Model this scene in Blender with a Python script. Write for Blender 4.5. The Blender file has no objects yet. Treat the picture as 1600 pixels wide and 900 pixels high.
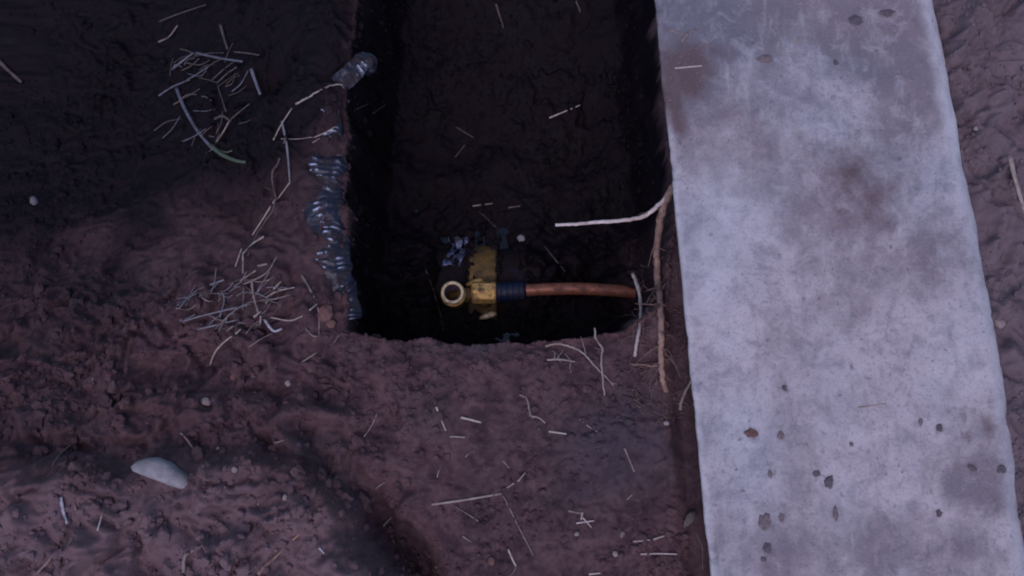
import bpy, math, random
import numpy as np
from mathutils import Vector, Matrix, noise as mnoise

rnd = random.Random(7)
npr = np.random.RandomState(11)
sc = bpy.context.scene
col = sc.collection

# ------------------------------------------------------------------ camera
FPX = 1232.0                       # focal length in pixels of a 1600 wide frame
TILT = math.radians(9.5)
CAM_H = 1.25
CAM = np.array([0.0, -CAM_H * math.tan(TILT), CAM_H])
cd = bpy.data.cameras.new('camera')
cd.sensor_width = 36.0
cd.lens = 36.0 * FPX / 1600.0
cd.clip_start = 0.02
cd.clip_end = 500.0
cam = bpy.data.objects.new('camera', cd)
cam.location = CAM
cam.rotation_euler = (TILT, 0, 0)
col.objects.link(cam)
sc.camera = cam
cd.dof.use_dof = True
cd.dof.focus_distance = 1.34
cd.dof.aperture_fstop = 4.0

# ------------------------------------------------------------------ sky and sun (dusk, overcast)
SUN_EL, SUN_AZ = math.radians(62), math.radians(196)   # azimuth clockwise from +Y
w = bpy.data.worlds.new('World')
sc.world = w
w.use_nodes = True
nt = w.node_tree
bg = nt.nodes['Background']
sky = nt.nodes.new('ShaderNodeTexSky')
sky.sky_type = 'NISHITA'
sky.sun_disc = False
sky.sun_elevation = SUN_EL
sky.sun_rotation = SUN_AZ
sky.air_density = 1.0
sky.dust_density = 1.0
sky.ozone_density = 4.0
nt.links.new(sky.outputs[0], bg.inputs[0])
bg.inputs[1].default_value = 0.09
sd = bpy.data.lights.new('sun', 'SUN')
sd.energy = 1.0
sd.angle = math.radians(60)
sd.color = (1.0, 0.80, 0.98)
sun = bpy.data.objects.new('sun', sd)
sdir = Vector((math.sin(SUN_AZ) * math.cos(SUN_EL), math.cos(SUN_AZ) * math.cos(SUN_EL), math.sin(SUN_EL)))
sun.rotation_euler = sdir.to_track_quat('Z', 'Y').to_euler()
col.objects.link(sun)
sc.view_settings.view_transform = 'Standard'
sc.view_settings.look = 'None'
sc.view_settings.exposure = 0.5
sc.view_settings.gamma = 1.0
sc.view_settings.use_curve_mapping = False
sc.render.filter_size = 1.9
sc.cycles.filter_width = 1.9

# ------------------------------------------------------------------ geometry helpers
def ray(px, py):
    u, v = (px - 800) / FPX, (450 - py) / FPX
    return np.array([u, v * math.cos(TILT) + math.sin(TILT), v * math.sin(TILT) - math.cos(TILT)])

def at(px, py, z):
    d = ray(px, py)
    return CAM + d * ((z - CAM[2]) / d[2])

def smooth(a, b, x):
    t = np.clip((x - a) / (b - a), 0, 1)
    return t * t * (3 - 2 * t)

_perm = np.concatenate([npr.permutation(512)] * 2)
_ga = npr.rand(512) * 2 * math.pi
_gx, _gy = np.cos(_ga), np.sin(_ga)
def noise2(x, y):
    xi = np.floor(x).astype(int); yi = np.floor(y).astype(int)
    xf, yf = x - xi, y - yi
    u = xf ** 3 * (xf * (xf * 6 - 15) + 10); v = yf ** 3 * (yf * (yf * 6 - 15) + 10)
    def g(ix, iy, dx, dy):
        h = _perm[(_perm[ix & 511] + iy) & 511]
        return _gx[h] * dx + _gy[h] * dy
    a = g(xi, yi, xf, yf); b = g(xi + 1, yi, xf - 1, yf)
    c = g(xi, yi + 1, xf, yf - 1); d = g(xi + 1, yi + 1, xf - 1, yf - 1)
    return ((a * (1 - u) + b * u) * (1 - v) + (c * (1 - u) + d * u) * v) * 1.5

def fbm(x, y, s, octv=3, seed=0.0, gain=0.5):
    t, a, f = 0, 1.0, 1.0 / s
    for k in range(octv):
        t = t + a * noise2(x * f + seed + 17.3 * k, y * f - seed * 1.7 + 9.1 * k)
        a *= gain; f *= 2.03
    return t

def ridged(x, y, s, seed):
    return 1 - np.abs(fbm(x, y, s, 3, seed)) * 2

def sdf_poly(X, Y, P):
    """signed distance to polygon, positive inside"""
    P = np.asarray(P, float)
    d = np.full(X.shape, 1e9); inside = np.zeros(X.shape, bool)
    n = len(P)
    for i in range(n):
        a, b = P[i], P[(i + 1) % n]
        e = b - a; wx, wy = X - a[0], Y - a[1]
        t = np.clip((wx * e[0] + wy * e[1]) / (e @ e), 0, 1)
        d = np.minimum(d, np.hypot(wx - t * e[0], wy - t * e[1]))
        c = (a[1] > Y) != (b[1] > Y)
        if e[1] != 0:
            inside ^= c & (X < a[0] + e[0] * (Y - a[1]) / e[1])
    return np.where(inside, d, -d)

def mesh_obj(name, V, F, mat, parent=None, smooth_shade=True, loc=None):
    me = bpy.data.meshes.new(name)
    me.from_pydata([tuple(map(float, v)) for v in V], [], F)
    if smooth_shade:
        me.polygons.foreach_set('use_smooth', [True] * len(me.polygons))
    me.materials.append(mat)
    o = bpy.data.objects.new(name, me)
    col.objects.link(o)
    if parent is not None: o.parent = parent
    return o

def tag(o, label, cat, group=None):
    o['label'] = label; o['category'] = cat
    if group: o['group'] = group
    return o

def thing(name, label, cat, group=None):
    o = bpy.data.objects.new(name, None)
    o.empty_display_size = 0.02
    col.objects.link(o)
    return tag(o, label, cat, group)

def tube(P, R, n=7, flat=1.0, caps=True):
    """tapered tube along P (list of 3-vectors)"""
    P = [Vector(p) for p in P]
    V, F = [], []
    prev = None
    for i, p in enumerate(P):
        t = (P[min(i + 1, len(P) - 1)] - P[max(i - 1, 0)]).normalized()
        if prev is None:
            a = Vector((0, 0, 1)).cross(t)
            if a.length < 1e-4: a = Vector((1, 0, 0))
            a.normalize()
        else:
            a = (prev - t * prev.dot(t)).normalized()
        prev = a
        b = t.cross(a)
        r = R[i] if hasattr(R, '__len__') else R
        for k in range(n):
            an = 2 * math.pi * k / n
            V.append(p + a * (math.cos(an) * r) + b * (math.sin(an) * r * flat))
    for i in range(len(P) - 1):
        for k in range(n):
            F.append((i * n + k, i * n + (k + 1) % n, (i + 1) * n + (k + 1) % n, (i + 1) * n + k))
    if caps:
        F.append(tuple(range(n - 1, -1, -1)))
        F.append(tuple((len(P) - 1) * n + k for k in range(n)))
    return V, F

def spline(P, sub=5):
    """Catmull-Rom through P"""
    P = [np.asarray(p, float) for p in P]
    if len(P) == 2:
        return [P[0] + (P[1] - P[0]) * t for t in np.linspace(0, 1, sub + 1)]
    Q = [2 * P[0] - P[1]] + P + [2 * P[-1] - P[-2]]
    out = []
    for i in range(1, len(Q) - 2):
        for t in np.linspace(0, 1, sub, endpoint=False):
            a, b, c, d = Q[i - 1], Q[i], Q[i + 1], Q[i + 2]
            out.append(0.5 * (2 * b + (c - a) * t + (2 * a - 5 * b + 4 * c - d) * t ** 2 + (3 * b - a - 3 * c + d) * t ** 3))
    out.append(P[-1])
    return out

def revolve(profile, n=32):
    """lathe round Z; profile = [(r, z)...] closed loop when first == last"""
    V, F = [], []
    for r, z in profile:
        for k in range(n):
            a = 2 * math.pi * k / n
            V.append((r * math.cos(a), r * math.sin(a), z))
    for i in range(len(profile) - 1):
        for k in range(n):
            F.append((i * n + k, i * n + (k + 1) % n, (i + 1) * n + (k + 1) % n, (i + 1) * n + k))
    return V, F

def ico(sub=2):
    t = (1 + 5 ** .5) / 2
    V = [Vector(v).normalized() for v in ((-1, t, 0), (1, t, 0), (-1, -t, 0), (1, -t, 0), (0, -1, t), (0, 1, t), (0, -1, -t), (0, 1, -t), (t, 0, -1), (t, 0, 1), (-t, 0, -1), (-t, 0, 1))]
    F = [(0, 11, 5), (0, 5, 1), (0, 1, 7), (0, 7, 10), (0, 10, 11), (1, 5, 9), (5, 11, 4), (11, 10, 2), (10, 7, 6), (7, 1, 8), (3, 9, 4), (3, 4, 2), (3, 2, 6), (3, 6, 8), (3, 8, 9), (4, 9, 5), (2, 4, 11), (6, 2, 10), (8, 6, 7), (9, 8, 1)]
    for _ in range(sub):
        mp, G = {}, []
        def m(a, b):
            k = (min(a, b), max(a, b))
            if k not in mp: V.append(((V[a] + V[b]) / 2).normalized()); mp[k] = len(V) - 1
            return mp[k]
        for a, b, c in F:
            x, y, z = m(a, b), m(b, c), m(c, a); G += [(a, x, z), (b, y, x), (c, z, y), (x, y, z)]
        F = G
    return V, F

# ------------------------------------------------------------------ materials
class NB:
    def __init__(s, name):
        s.m = bpy.data.materials.new(name); s.m.use_nodes = True
        s.t = s.m.node_tree; s.p = s.t.nodes['Principled BSDF']
    def n(s, kind, **kw):
        x = s.t.nodes.new(kind)
        for k, v in kw.items(): setattr(x, k, v)
        return x
    def link(s, a, b): s.t.links.new(a, b)
    def coord(s):
        g = s.n('ShaderNodeNewGeometry'); return g.outputs['Position']
    def obj(s):
        return s.n('ShaderNodeTexCoord').outputs['Object']
    def noise(s, vec, scale, detail=4, rough=0.55, dist=0.0):
        x = s.n('ShaderNodeTexNoise'); x.inputs['Scale'].default_value = scale
        x.inputs['Detail'].default_value = detail; x.inputs['Roughness'].default_value = rough
        x.inputs['Distortion'].default_value = dist
        s.link(vec, x.inputs['Vector']); return x.outputs['Fac']
    def ramp(s, fac, stops, interp='LINEAR'):
        x = s.n('ShaderNodeValToRGB'); e = x.color_ramp.elements
        x.color_ramp.interpolation = interp
        while len(e) < len(stops): e.new(0.5)
        for q, (pos, c) in zip(e, stops):
            q.position = pos; q.color = (c, c, c, 1) if not hasattr(c, '__len__') else (*c, 1)
        s.link(fac, x.inputs[0]); return x.outputs['Color']
    def mix(s, fac, a, b, blend='MIX'):
        x = s.n('ShaderNodeMix', data_type='RGBA', blend_type=blend)
        for v, i in ((fac, 0), (a, 6), (b, 7)):
            if hasattr(v, 'is_linked'): s.link(v, x.inputs[i])
            elif hasattr(v, '__len__'): x.inputs[i].default_value = (*v, 1)
            else: x.inputs[i].default_value = v
        return x.outputs[2]
    def math(s, op, a, b=0.0, clamp=False):
        x = s.n('ShaderNodeMath', operation=op); x.use_clamp = clamp
        for v, i in ((a, 0), (b, 1)):
            if hasattr(v, 'is_linked'): s.link(v, x.inputs[i])
            else: x.inputs[i].default_value = v
        return x.outputs[0]
    def attr(s, name):
        x = s.n('ShaderNodeAttribute'); x.attribute_name = name; return x.outputs['Fac']
    def bump(s, h, strength, dist):
        x = s.n('ShaderNodeBump'); x.inputs['Strength'].default_value = strength
        x.inputs['Distance'].default_value = dist
        s.link(h, x.inputs['Height']); s.link(x.outputs[0], s.p.inputs['Normal'])
    def set(s, **kw):
        for k, v in kw.items():
            i = s.p.inputs[k.replace('_', ' ')]
            if hasattr(v, 'is_linked'): s.link(v, i)
            elif hasattr(v, '__len__'): i.default_value = (*v, 1)
            else: i.default_value = v

def soil_material():
    b = NB('red_soil'); c = b.coord()
    big = b.noise(c, 5, 4); mid = b.noise(c, 21, 6, 0.62, 0.5); fine = b.noise(c, 130, 5, 0.7)
    base = b.mix(b.ramp(big, [(0.38, 0.0), (0.62, 1.0)]), (0.066, 0.037, 0.044), (0.098, 0.056, 0.060))
    base = b.mix(b.ramp(mid, [(0.42, 0.0), (0.66, 0.8)]), base, (0.126, 0.075, 0.078))
    base = b.mix(b.ramp(mid, [(0.30, 0.7), (0.47, 0.0)]), base, (0.045, 0.027, 0.034))
    base = b.mix(b.ramp(fine, [(0.58, 0.0), (0.78, 0.45)]), base, (0.185, 0.122, 0.122))
    grit = b.noise(c, 62, 6, 0.68, 0.3)
    base = b.mix(b.ramp(grit, [(0.34, 0.65), (0.50, 0.0)]), base, (0.040, 0.024, 0.030))
    base = b.mix(b.ramp(grit, [(0.54, 0.0), (0.70, 0.6)]), base, (0.16, 0.10, 0.102))
    # grey clay and pale dusty soil where they lie
    gr = b.math('MULTIPLY', b.attr('grey'), b.ramp(mid, [(0.3, 0.35), (0.62, 1.0)]))
    base = b.mix(gr, base, (0.058, 0.051, 0.066))
    wm = b.math('MULTIPLY', b.attr('warm_lit'), b.ramp(mid, [(0.25, 0.45), (0.6, 1.0)]))
    base = b.mix(wm, base, (0.185, 0.122, 0.134))
    pl = b.math('MULTIPLY', b.attr('pale'), b.ramp(mid, [(0.25, 0.5), (0.6, 1.0)]))
    base = b.mix(pl, base, (0.165, 0.128, 0.142))
    # wet black-brown subsoil, plus painted falloff and groove shade, with an uneven limit
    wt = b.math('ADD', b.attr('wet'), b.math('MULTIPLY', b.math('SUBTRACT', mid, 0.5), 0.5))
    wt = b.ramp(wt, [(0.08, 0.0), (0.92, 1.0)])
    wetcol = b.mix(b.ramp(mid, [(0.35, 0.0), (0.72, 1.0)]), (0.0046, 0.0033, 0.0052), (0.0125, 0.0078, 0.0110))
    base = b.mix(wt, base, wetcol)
    rough = b.mix(wt, b.ramp(big, [(0.3, 0.72), (0.7, 0.95)]), b.ramp(mid, [(0.35, 0.55), (0.65, 0.85)]))
    h = b.math('ADD', b.math('ADD', b.math('MULTIPLY', mid, 0.5), b.math('MULTIPLY', grit, 0.5)), b.math('MULTIPLY', fine, 0.4))
    b.bump(h, 0.5, 0.010)
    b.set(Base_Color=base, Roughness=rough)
    b.p.inputs['Specular IOR Level'].default_value = 0.13
    return b.m

def concrete_material():
    b = NB('worn_concrete'); c = b.coord()
    big = b.noise(c, 4.5, 5, 0.6, 0.4); mid = b.noise(c, 27, 7, 0.7, 0.5); fine = b.noise(c, 120, 5, 0.7)
    tint = b.noise(c, 3.2, 3, 0.5, 0.6)
    lightc = b.mix(b.ramp(tint, [(0.36, 0.0), (0.54, 1.0)]), (0.385, 0.375, 0.41), (0.455, 0.395, 0.415))
    darkc = b.mix(b.ramp(tint, [(0.36, 0.0), (0.54, 1.0)]), (0.160, 0.155, 0.186), (0.225, 0.184, 0.202))
    base = b.mix(b.ramp(b.math('SUBTRACT', big, b.math('MULTIPLY', b.attr('grime_falloff'), 0.19)), [(0.36, 0.0), (0.57, 1.0)]), darkc, lightc)
    base = b.mix(b.ramp(mid, [(0.34, 0.6), (0.52, 0.0)]), base, (0.185, 0.172, 0.198))
    base = b.mix(b.ramp(mid, [(0.52, 0.0), (0.70, 0.5)]), base, (0.50, 0.475, 0.495))
    streak = b.n('ShaderNodeMapping'); streak.inputs['Scale'].default_value = (1.0, 0.28, 1.0); b.link(c, streak.inputs['Vector'])
    sk = b.noise(streak.outputs[0], 38, 5, 0.6, 0.4)
    base = b.mix(b.ramp(sk, [(0.56, 0.0), (0.72, 0.45)]), base, (0.47, 0.46, 0.475))
    base = b.mix(b.ramp(sk, [(0.30, 0.45), (0.43, 0.0)]), base, (0.2, 0.19, 0.21))
    base = b.mix(b.ramp(fine, [(0.3, 0.6), (0.48, 0.0)]), base, (0.16, 0.15, 0.165))
    dn = b.noise(c, 34, 6, 0.7)
    dirt = b.math('ADD', b.attr('dirt'), b.math('MULTIPLY', b.math('SUBTRACT', dn, 0.5), 1.1))
    base = b.mix(b.ramp(dirt, [(0.25, 0.0), (0.85, 0.85)]), base, (0.115, 0.074, 0.074))
    cl = b.math('MULTIPLY', b.attr('clean_highlight'), b.ramp(mid, [(0.3, 0.4), (0.55, 0.95)]))
    base = b.mix(cl, base, (0.54, 0.53, 0.56))
    # dark specks: pits and mud splashes of many sizes
    for scale, lo, hi, amt in ((19, 0.03, 0.13, 0.7), (40, 0.04, 0.17, 0.7), (85, 0.08, 0.24, 0.6)):
        v = b.n('ShaderNodeTexVoronoi'); v.inputs['Scale'].default_value = scale
        warp = b.n('ShaderNodeMix', data_type='VECTOR')
        nz = b.n('ShaderNodeTexNoise'); nz.inputs['Scale'].default_value = scale * 1.7
        b.link(c, nz.inputs['Vector'])
        warp.inputs[0].default_value = 0.012
        b.link(c, warp.inputs[4]); b.link(nz.outputs['Color'], warp.inputs[5])
        b.link(warp.outputs[1], v.inputs['Vector'])
        keep = b.n('ShaderNodeSeparateColor'); b.link(v.outputs['Color'], keep.inputs[0])
        k = b.ramp(keep.outputs[0], [(0.74, 0.0), (0.95, 1.0)])
        sp = b.math('MULTIPLY', b.ramp(v.outputs['Distance'], [(lo, amt), (hi, 0.0)]), k)
        base = b.mix(sp, base, (0.10, 0.082, 0.092))
    h = b.math('ADD', b.math('MULTIPLY', mid, 0.5), b.math('MULTIPLY', fine, 0.35))
    sand = b.noise(c, 300, 4, 0.7)
    base = b.mix(b.ramp(sand, [(0.58, 0.0), (0.78, 0.45)]), base, (0.56, 0.54, 0.56))
    base = b.mix(b.ramp(sand, [(0.27, 0.7), (0.44, 0.0)]), base, (0.12, 0.11, 0.125))
    b.bump(b.math('ADD', h, b.math('MULTIPLY', sand, 0.12)), 0.5, 0.006)
    b.set(Base_Color=base, Roughness=0.86)
    b.p.inputs['Specular IOR Level'].default_value = 0.3
    return b.m

def plain(name, colr, rough=0.7, metal=0.0, dirt=None, dscale=60, dlo=0.45, dhi=0.65, bumpd=0.002, var=0.25, spec=0.5, coat=0.0):
    b = NB(name); c = b.coord()
    n1 = b.noise(c, dscale, 5, 0.65); n2 = b.noise(c, dscale * 3.3, 4, 0.6)
    dk = tuple(x * (1 - var) for x in colr); lt = tuple(min(1, x * (1 + var)) for x in colr)
    base = b.mix(b.ramp(n2, [(0.3, 0.0), (0.7, 1.0)]), dk, lt)
    if dirt:
        f = b.ramp(n1, [(dlo, 0.0), (dhi, 1.0)])
        base = b.mix(f, base, dirt)
        rg = b.mix(f, (rough,) * 3, (0.85,) * 3)
        b.set(Roughness=rg)
        if metal: b.set(Metallic=b.math('MULTIPLY', b.math('SUBTRACT', 1.0, f), metal))
    else:
        b.set(Roughness=rough, Metallic=metal)
    b.set(Base_Color=base)
    b.p.inputs['Specular IOR Level'].default_value = spec
    b.p.inputs['Coat Weight'].default_value = coat
    b.bump(b.math('ADD', n1, n2), 0.4, bumpd)
    return b.m

MUD = (0.035, 0.02, 0.018)
M = {}
M['soil'] = soil_material()
M['concrete'] = concrete_material()
M['straw'] = plain('dry_straw', (0.32, 0.26, 0.225), 0.8, dirt=(0.16, 0.10, 0.08), dscale=45, dlo=0.5, dhi=0.75)
M['straw_pale'] = plain('pale_straw', (0.44, 0.37, 0.34), 0.8, dirt=(0.25, 0.19, 0.17), dscale=45, dlo=0.55, dhi=0.8)
M['straw_dull'] = plain('dull_muddy_straw', (0.24, 0.19, 0.17), 0.8, dirt=(0.09, 0.055, 0.05), dscale=45, dlo=0.45, dhi=0.7)
M['straw_dark'] = plain('dark_muddy_straw', (0.10, 0.075, 0.07), 0.85, dirt=(0.045, 0.03, 0.03), dscale=45, dlo=0.45, dhi=0.7)
M['grass_grey'] = plain('weathered_grass', (0.18, 0.175, 0.20), 0.75, dirt=(0.085, 0.07, 0.07), dscale=40, dlo=0.45, dhi=0.72)
M['grass_dim'] = plain('dimmed_grass', (0.12, 0.125, 0.155), 0.75, dirt=(0.05, 0.045, 0.05), dscale=40, dlo=0.45, dhi=0.72)  # weathered grass darkened for the weaker light at far left
M['grass_green'] = plain('fading_green_grass', (0.07, 0.10, 0.06), 0.7, dirt=(0.09, 0.08, 0.06), dscale=40)
M['root'] = plain('root_bark', (0.30, 0.19, 0.15), 0.8, dirt=(0.11, 0.06, 0.05), dscale=55, dlo=0.42, dhi=0.7, bumpd=0.003)
M['root_white'] = plain('peeled_root', (0.60, 0.51, 0.48), 0.7, dirt=(0.34, 0.23, 0.20), dscale=30, dlo=0.48, dhi=0.70)
M['rootlet'] = plain('fine_root', (0.19, 0.12, 0.105), 0.85, dirt=(0.09, 0.05, 0.045), dscale=60)
M['stone'] = plain('pale_stone', (0.25, 0.238, 0.25), 0.92, dirt=(0.20, 0.165, 0.17), dscale=30, dlo=0.5, dhi=0.8)
M['pebble'] = plain('light_pebble', (0.27, 0.215, 0.205), 0.8)
M['pebble_red'] = plain('reddish_clod', (0.15, 0.075, 0.066), 0.9, bumpd=0.004)
M['clod'] = plain('brown_clod', (0.17, 0.132, 0.138), 0.92, bumpd=0.004)
M['clod_grey'] = plain('grey_pebble', (0.13, 0.115, 0.14), 0.9)
M['clod_dark'] = plain('dark_clod', (0.105, 0.088, 0.10), 0.92, bumpd=0.004)
M['yellow'] = plain('muddy_ochre_metal', (0.29, 0.165, 0.035), 0.5, 0.25, dirt=(0.075, 0.05, 0.022), dscale=30, dlo=0.30, dhi=0.56, bumpd=0.003)
M['brass'] = plain('brass', (0.85, 0.50, 0.16), 0.36, 0.35, dirt=(0.12, 0.07, 0.04), dscale=75, dlo=0.46, dhi=0.66)
M['brass_pale'] = plain('scratched_pale_brass', (0.74, 0.60, 0.36), 0.4, 0.2, dirt=(0.20, 0.13, 0.07), dscale=80, dlo=0.52, dhi=0.72)
M['copper'] = plain('brown_copper', (0.36, 0.135, 0.078), 0.42, 0.3, dirt=(0.09, 0.045, 0.035), dscale=45, dlo=0.47, dhi=0.70)
M['blue'] = plain('blue_plastic', (0.008, 0.014, 0.040), 0.5, dirt=(0.03, 0.022, 0.024), dscale=30, dlo=0.5, dhi=0.72)
M['main'] = plain('wet_dark_blue_plastic', (0.009, 0.014, 0.042), 0.22, dirt=(0.016, 0.011, 0.012), dscale=22, dlo=0.28, dhi=0.44, bumpd=0.006, spec=0.2)
M['tatter'] = plain('glinting_plastic', (0.10, 0.12, 0.24), 0.25, dirt=(0.022, 0.02, 0.035), dscale=55, dlo=0.40, dhi=0.60, var=0.9, spec=0.8)
M['scrap'] = plain('pale_plastic_scrap', (0.40, 0.39, 0.43), 0.6, dirt=(0.2, 0.16, 0.16), dscale=70, dlo=0.5, dhi=0.7)
M['leaf'] = plain('dead_leaf', (0.13, 0.108, 0.098), 0.85, dirt=(0.08, 0.06, 0.05), dscale=50)

# ------------------------------------------------------------------ ground: one sheet with the dug pit
SL_Z = 0.03                                         # slab top
sA, sB = at(1022, 0, SL_Z), at(1110, 900, SL_Z)     # slab's left edge
sdirn = (sA - sB)[:2] / np.linalg.norm((sA - sB)[:2])
def slab_x(y):                                      # x of the slab's left edge
    return sB[0] + (y - sB[1]) * sdirn[0] / sdirn[1]

def axis(lo, hi, step, far):
    a = list(np.arange(lo, hi + 1e-9, step))
    s, x, up = step, a[-1], []
    while x < far:
        s *= 1.35; x += s; up.append(x)
    s, x, dn = step, a[0], []
    while x > -far:
        s *= 1.35; x -= s; dn.append(x)
    return np.array(dn[::-1] + a + up)

GX = axis(-1.0, 1.0, 0.0032, 60.0)
GY = axis(-0.56, 0.88, 0.0032, 60.0)
X, Y = np.meshgrid(GX, GY)

RIM = -0.045
def wp(px, py, z=RIM): return at(px, py, z)[:2]
pit_left = [wp(572, -90), wp(556, 0), wp(546, 80), wp(540, 200), wp(537, 300), wp(536, 400), wp(536, 500), wp(541, 519),
            wp(575, 527), wp(640, 533), wp(720, 540), wp(800, 543), wp(870, 539), wp(930, 527), wp(985, 514), wp(1012, 500)]
y_r = pit_left[-1][1]
pit = pit_left + [np.array([slab_x(y_r + 0.02) + 0.0, y_r + 0.03]), np.array([slab_x(0.2) + 0.03, 0.2]),
                  np.array([slab_x(0.9) + 0.03, 0.9]), np.array([slab_x(1.25), 1.25]), np.array([pit_left[0][0] + 0.1, 1.25])]
wob = fbm(X, Y, 0.07, 4, 3.1) * 0.010
S = sdf_poly(X, Y, pit) + wob

WX = X + fbm(X, Y, 0.11, 3, 31.0) * 0.035; WY = Y + fbm(X, Y, 0.11, 3, 37.0) * 0.035
lumps = fbm(WX, WY, 0.22, 4, 1.0)
mid = fbm(WX, WY, 0.075, 5, 5.0, 0.55)
fine = fbm(WX, WY, 0.017, 3, 8.0)
crumb = np.maximum(0, fbm(WX, WY, 0.04, 4, 21.0, 0.6) - 0.15) * np.clip(0.5 + 2 * fbm(X, Y, 0.3, 2, 77.0), 0, 1.3)
grain = npr.normal(0, 1, X.shape) * (np.abs(X) < 1.1) * (np.abs(Y) < 1.0)
Z = RIM + 0.020 * lumps + 0.0065 * mid + 0.0024 * fine + 0.018 * crumb + 0.0006 * grain

# left: ground falls away towards the far left corner
left = smooth(0.05, -0.50, X - wp(560, 400)[0] + 0.06)
Z -= left * (0.30 * smooth(-0.30, 0.75, Y - 0.35 * (X + 0.4)) + 0.03 * (lumps + 0.4))
# heap at the near left, ending in a broken edge
heap = [wp(*p, 0.0) for p in ((-400, 650), (-60, 690), (110, 715), (215, 735), (300, 712), (420, 706), (490, 735), (540, 790), (590, 850), (632, 905), (660, 1000), (660, 1250), (-400, 1250))]
H = sdf_poly(X, Y, heap) + fbm(X, Y, 0.09, 4, 2.2) * 0.016
Z += smooth(-0.010, 0.026, H) * 0.068 + smooth(0.0, 0.25, H) * 0.02
# a lower step of the heap's far side
heap2 = [wp(*p, 0.0) for p in ((-400, 520), (-50, 560), (120, 575), (300, 590), (430, 620), (545, 660), (600, 720), (640, 900), (-400, 900))]
H2 = sdf_poly(X, Y, heap2) + fbm(X, Y, 0.12, 4, 6.2) * 0.03
Z += smooth(-0.03, 0.05, H2) * 0.022
# groove between heap and ledge
gl = [wp(*p) for p in ((548, 690), (568, 760), (600, 825), (636, 875), (690, 1000))]
gd = np.full(X.shape, 1e9)
for a, b_ in zip(gl[:-1], gl[1:]):
    e = b_ - a
    t = np.clip(((X - a[0]) * e[0] + (Y - a[1]) * e[1]) / (e @ e), 0, 1)
    gd = np.minimum(gd, np.hypot(X - a[0] - t * e[0], Y - a[1] - t * e[1]))
Z -= np.exp(-(gd / 0.033) ** 2) * (0.115 * smooth(wp(600, 700)[1], wp(600, 870)[1], Y) + 0.006)
bil = np.abs(fbm(WX, WY, 0.10, 4, 55.0, 0.6)); bil2 = np.abs(fbm(WX, WY, 0.045, 3, 58.0, 0.55))
low = smooth(0.05, -0.12, X - wp(600, 700)[0]) * smooth(0.16, -0.04, Y)
Z += low * (0.034 * (bil - 0.2) + 0.008 * (bil2 - 0.2)) + (1 - low) * 0.006 * (bil2 - 0.2)
# small holes among the clods on the left
for px, py, r, dp in ((215, 585, .035, .03), (300, 570, .04, .035), (130, 640, .03, .02), (470, 670, .022, .018), (110, 715, .028, .028),
                      (250, 845, .03, .02), (60, 850, .05, .03), (270, 880, .018, .025), (40, 360, .05, .03), (360, 330, .05, .03), (410, 100, .03, .04)):
    p = wp(px, py)
    Z -= dp * np.exp(-(((X - p[0]) ** 2 + (Y - p[1]) ** 2) / r ** 2))
p = wp(260, 740, 0.0); fl = np.exp(-(((X - p[0]) / 0.055) ** 2 + ((Y - p[1]) / 0.04) ** 2) ** 2)
Z = Z * (1 - fl) + fl * float(np.average(Z, weights=fl))        # bed of the big stone
# ledge: smoother spade-cut soil
led = smooth(0.0, 0.08, X - wp(640, 700)[0]) * smooth(0.0, 0.05, wp(900, 520)[1] - Y)
Z = np.where(led > 0, Z + led * (-0.004 * mid - 0.01 * lumps - 0.014 * crumb), Z)
# hose bed along the left rim
HOSE = [(534, 500), (530, 470), (522, 430), (517, 385), (512, 340), (508, 290), (516, 245), (516, 205), (520, 170), (538, 130), (566, 98)]
hp = [at(x, y, -0.052) for x, y in HOSE]
hd = np.full(X.shape, 1e9)
for a, b_ in zip(hp[:-1], hp[1:]):
    e = (b_ - a)[:2]
    t = np.clip(((X - a[0]) * e[0] + (Y - a[1]) * e[1]) / (e @ e), 0, 1)
    hd = np.minimum(hd, np.hypot(X - a[0] - t * e[0], Y - a[1] - t * e[1]))
hm = np.exp(-(hd / 0.05) ** 2)
Z = Z * (1 - hm) + hm * (-0.0455 + 0.016 * mid + 0.003 * fine)
for px, py, r, dz in ((506, 225, .02, .014), (496, 330, .016, .010), (482, 462, .03, .016), (505, 150, .02, .016)):
    p = wp(px, py); Z += dz * np.exp(-(((X - p[0]) ** 2 + (Y - p[1]) ** 2) / r ** 2))
# beyond the slab: a bank of dusty soil up to its far edge
edgeR = [at(1470, 0, 0.0), at(1595, 830, 0.0)]
rx = edgeR[1][0] + (Y - edgeR[1][1]) * (edgeR[0][0] - edgeR[1][0]) / (edgeR[0][1] - edgeR[1][1])
right = smooth(-0.06, 0.0, X - rx)
Z += right * (0.045 + 0.012 * mid + 0.02 * smooth(0.0, 0.3, X - rx))
# bed of the slab, slightly undercut at its left edge
sx = slab_x(Y)
bed = smooth(-0.03, 0.0, X - sx) * (1 - right)
Z = Z * (1 - bed) + bed * (-0.065)
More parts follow.
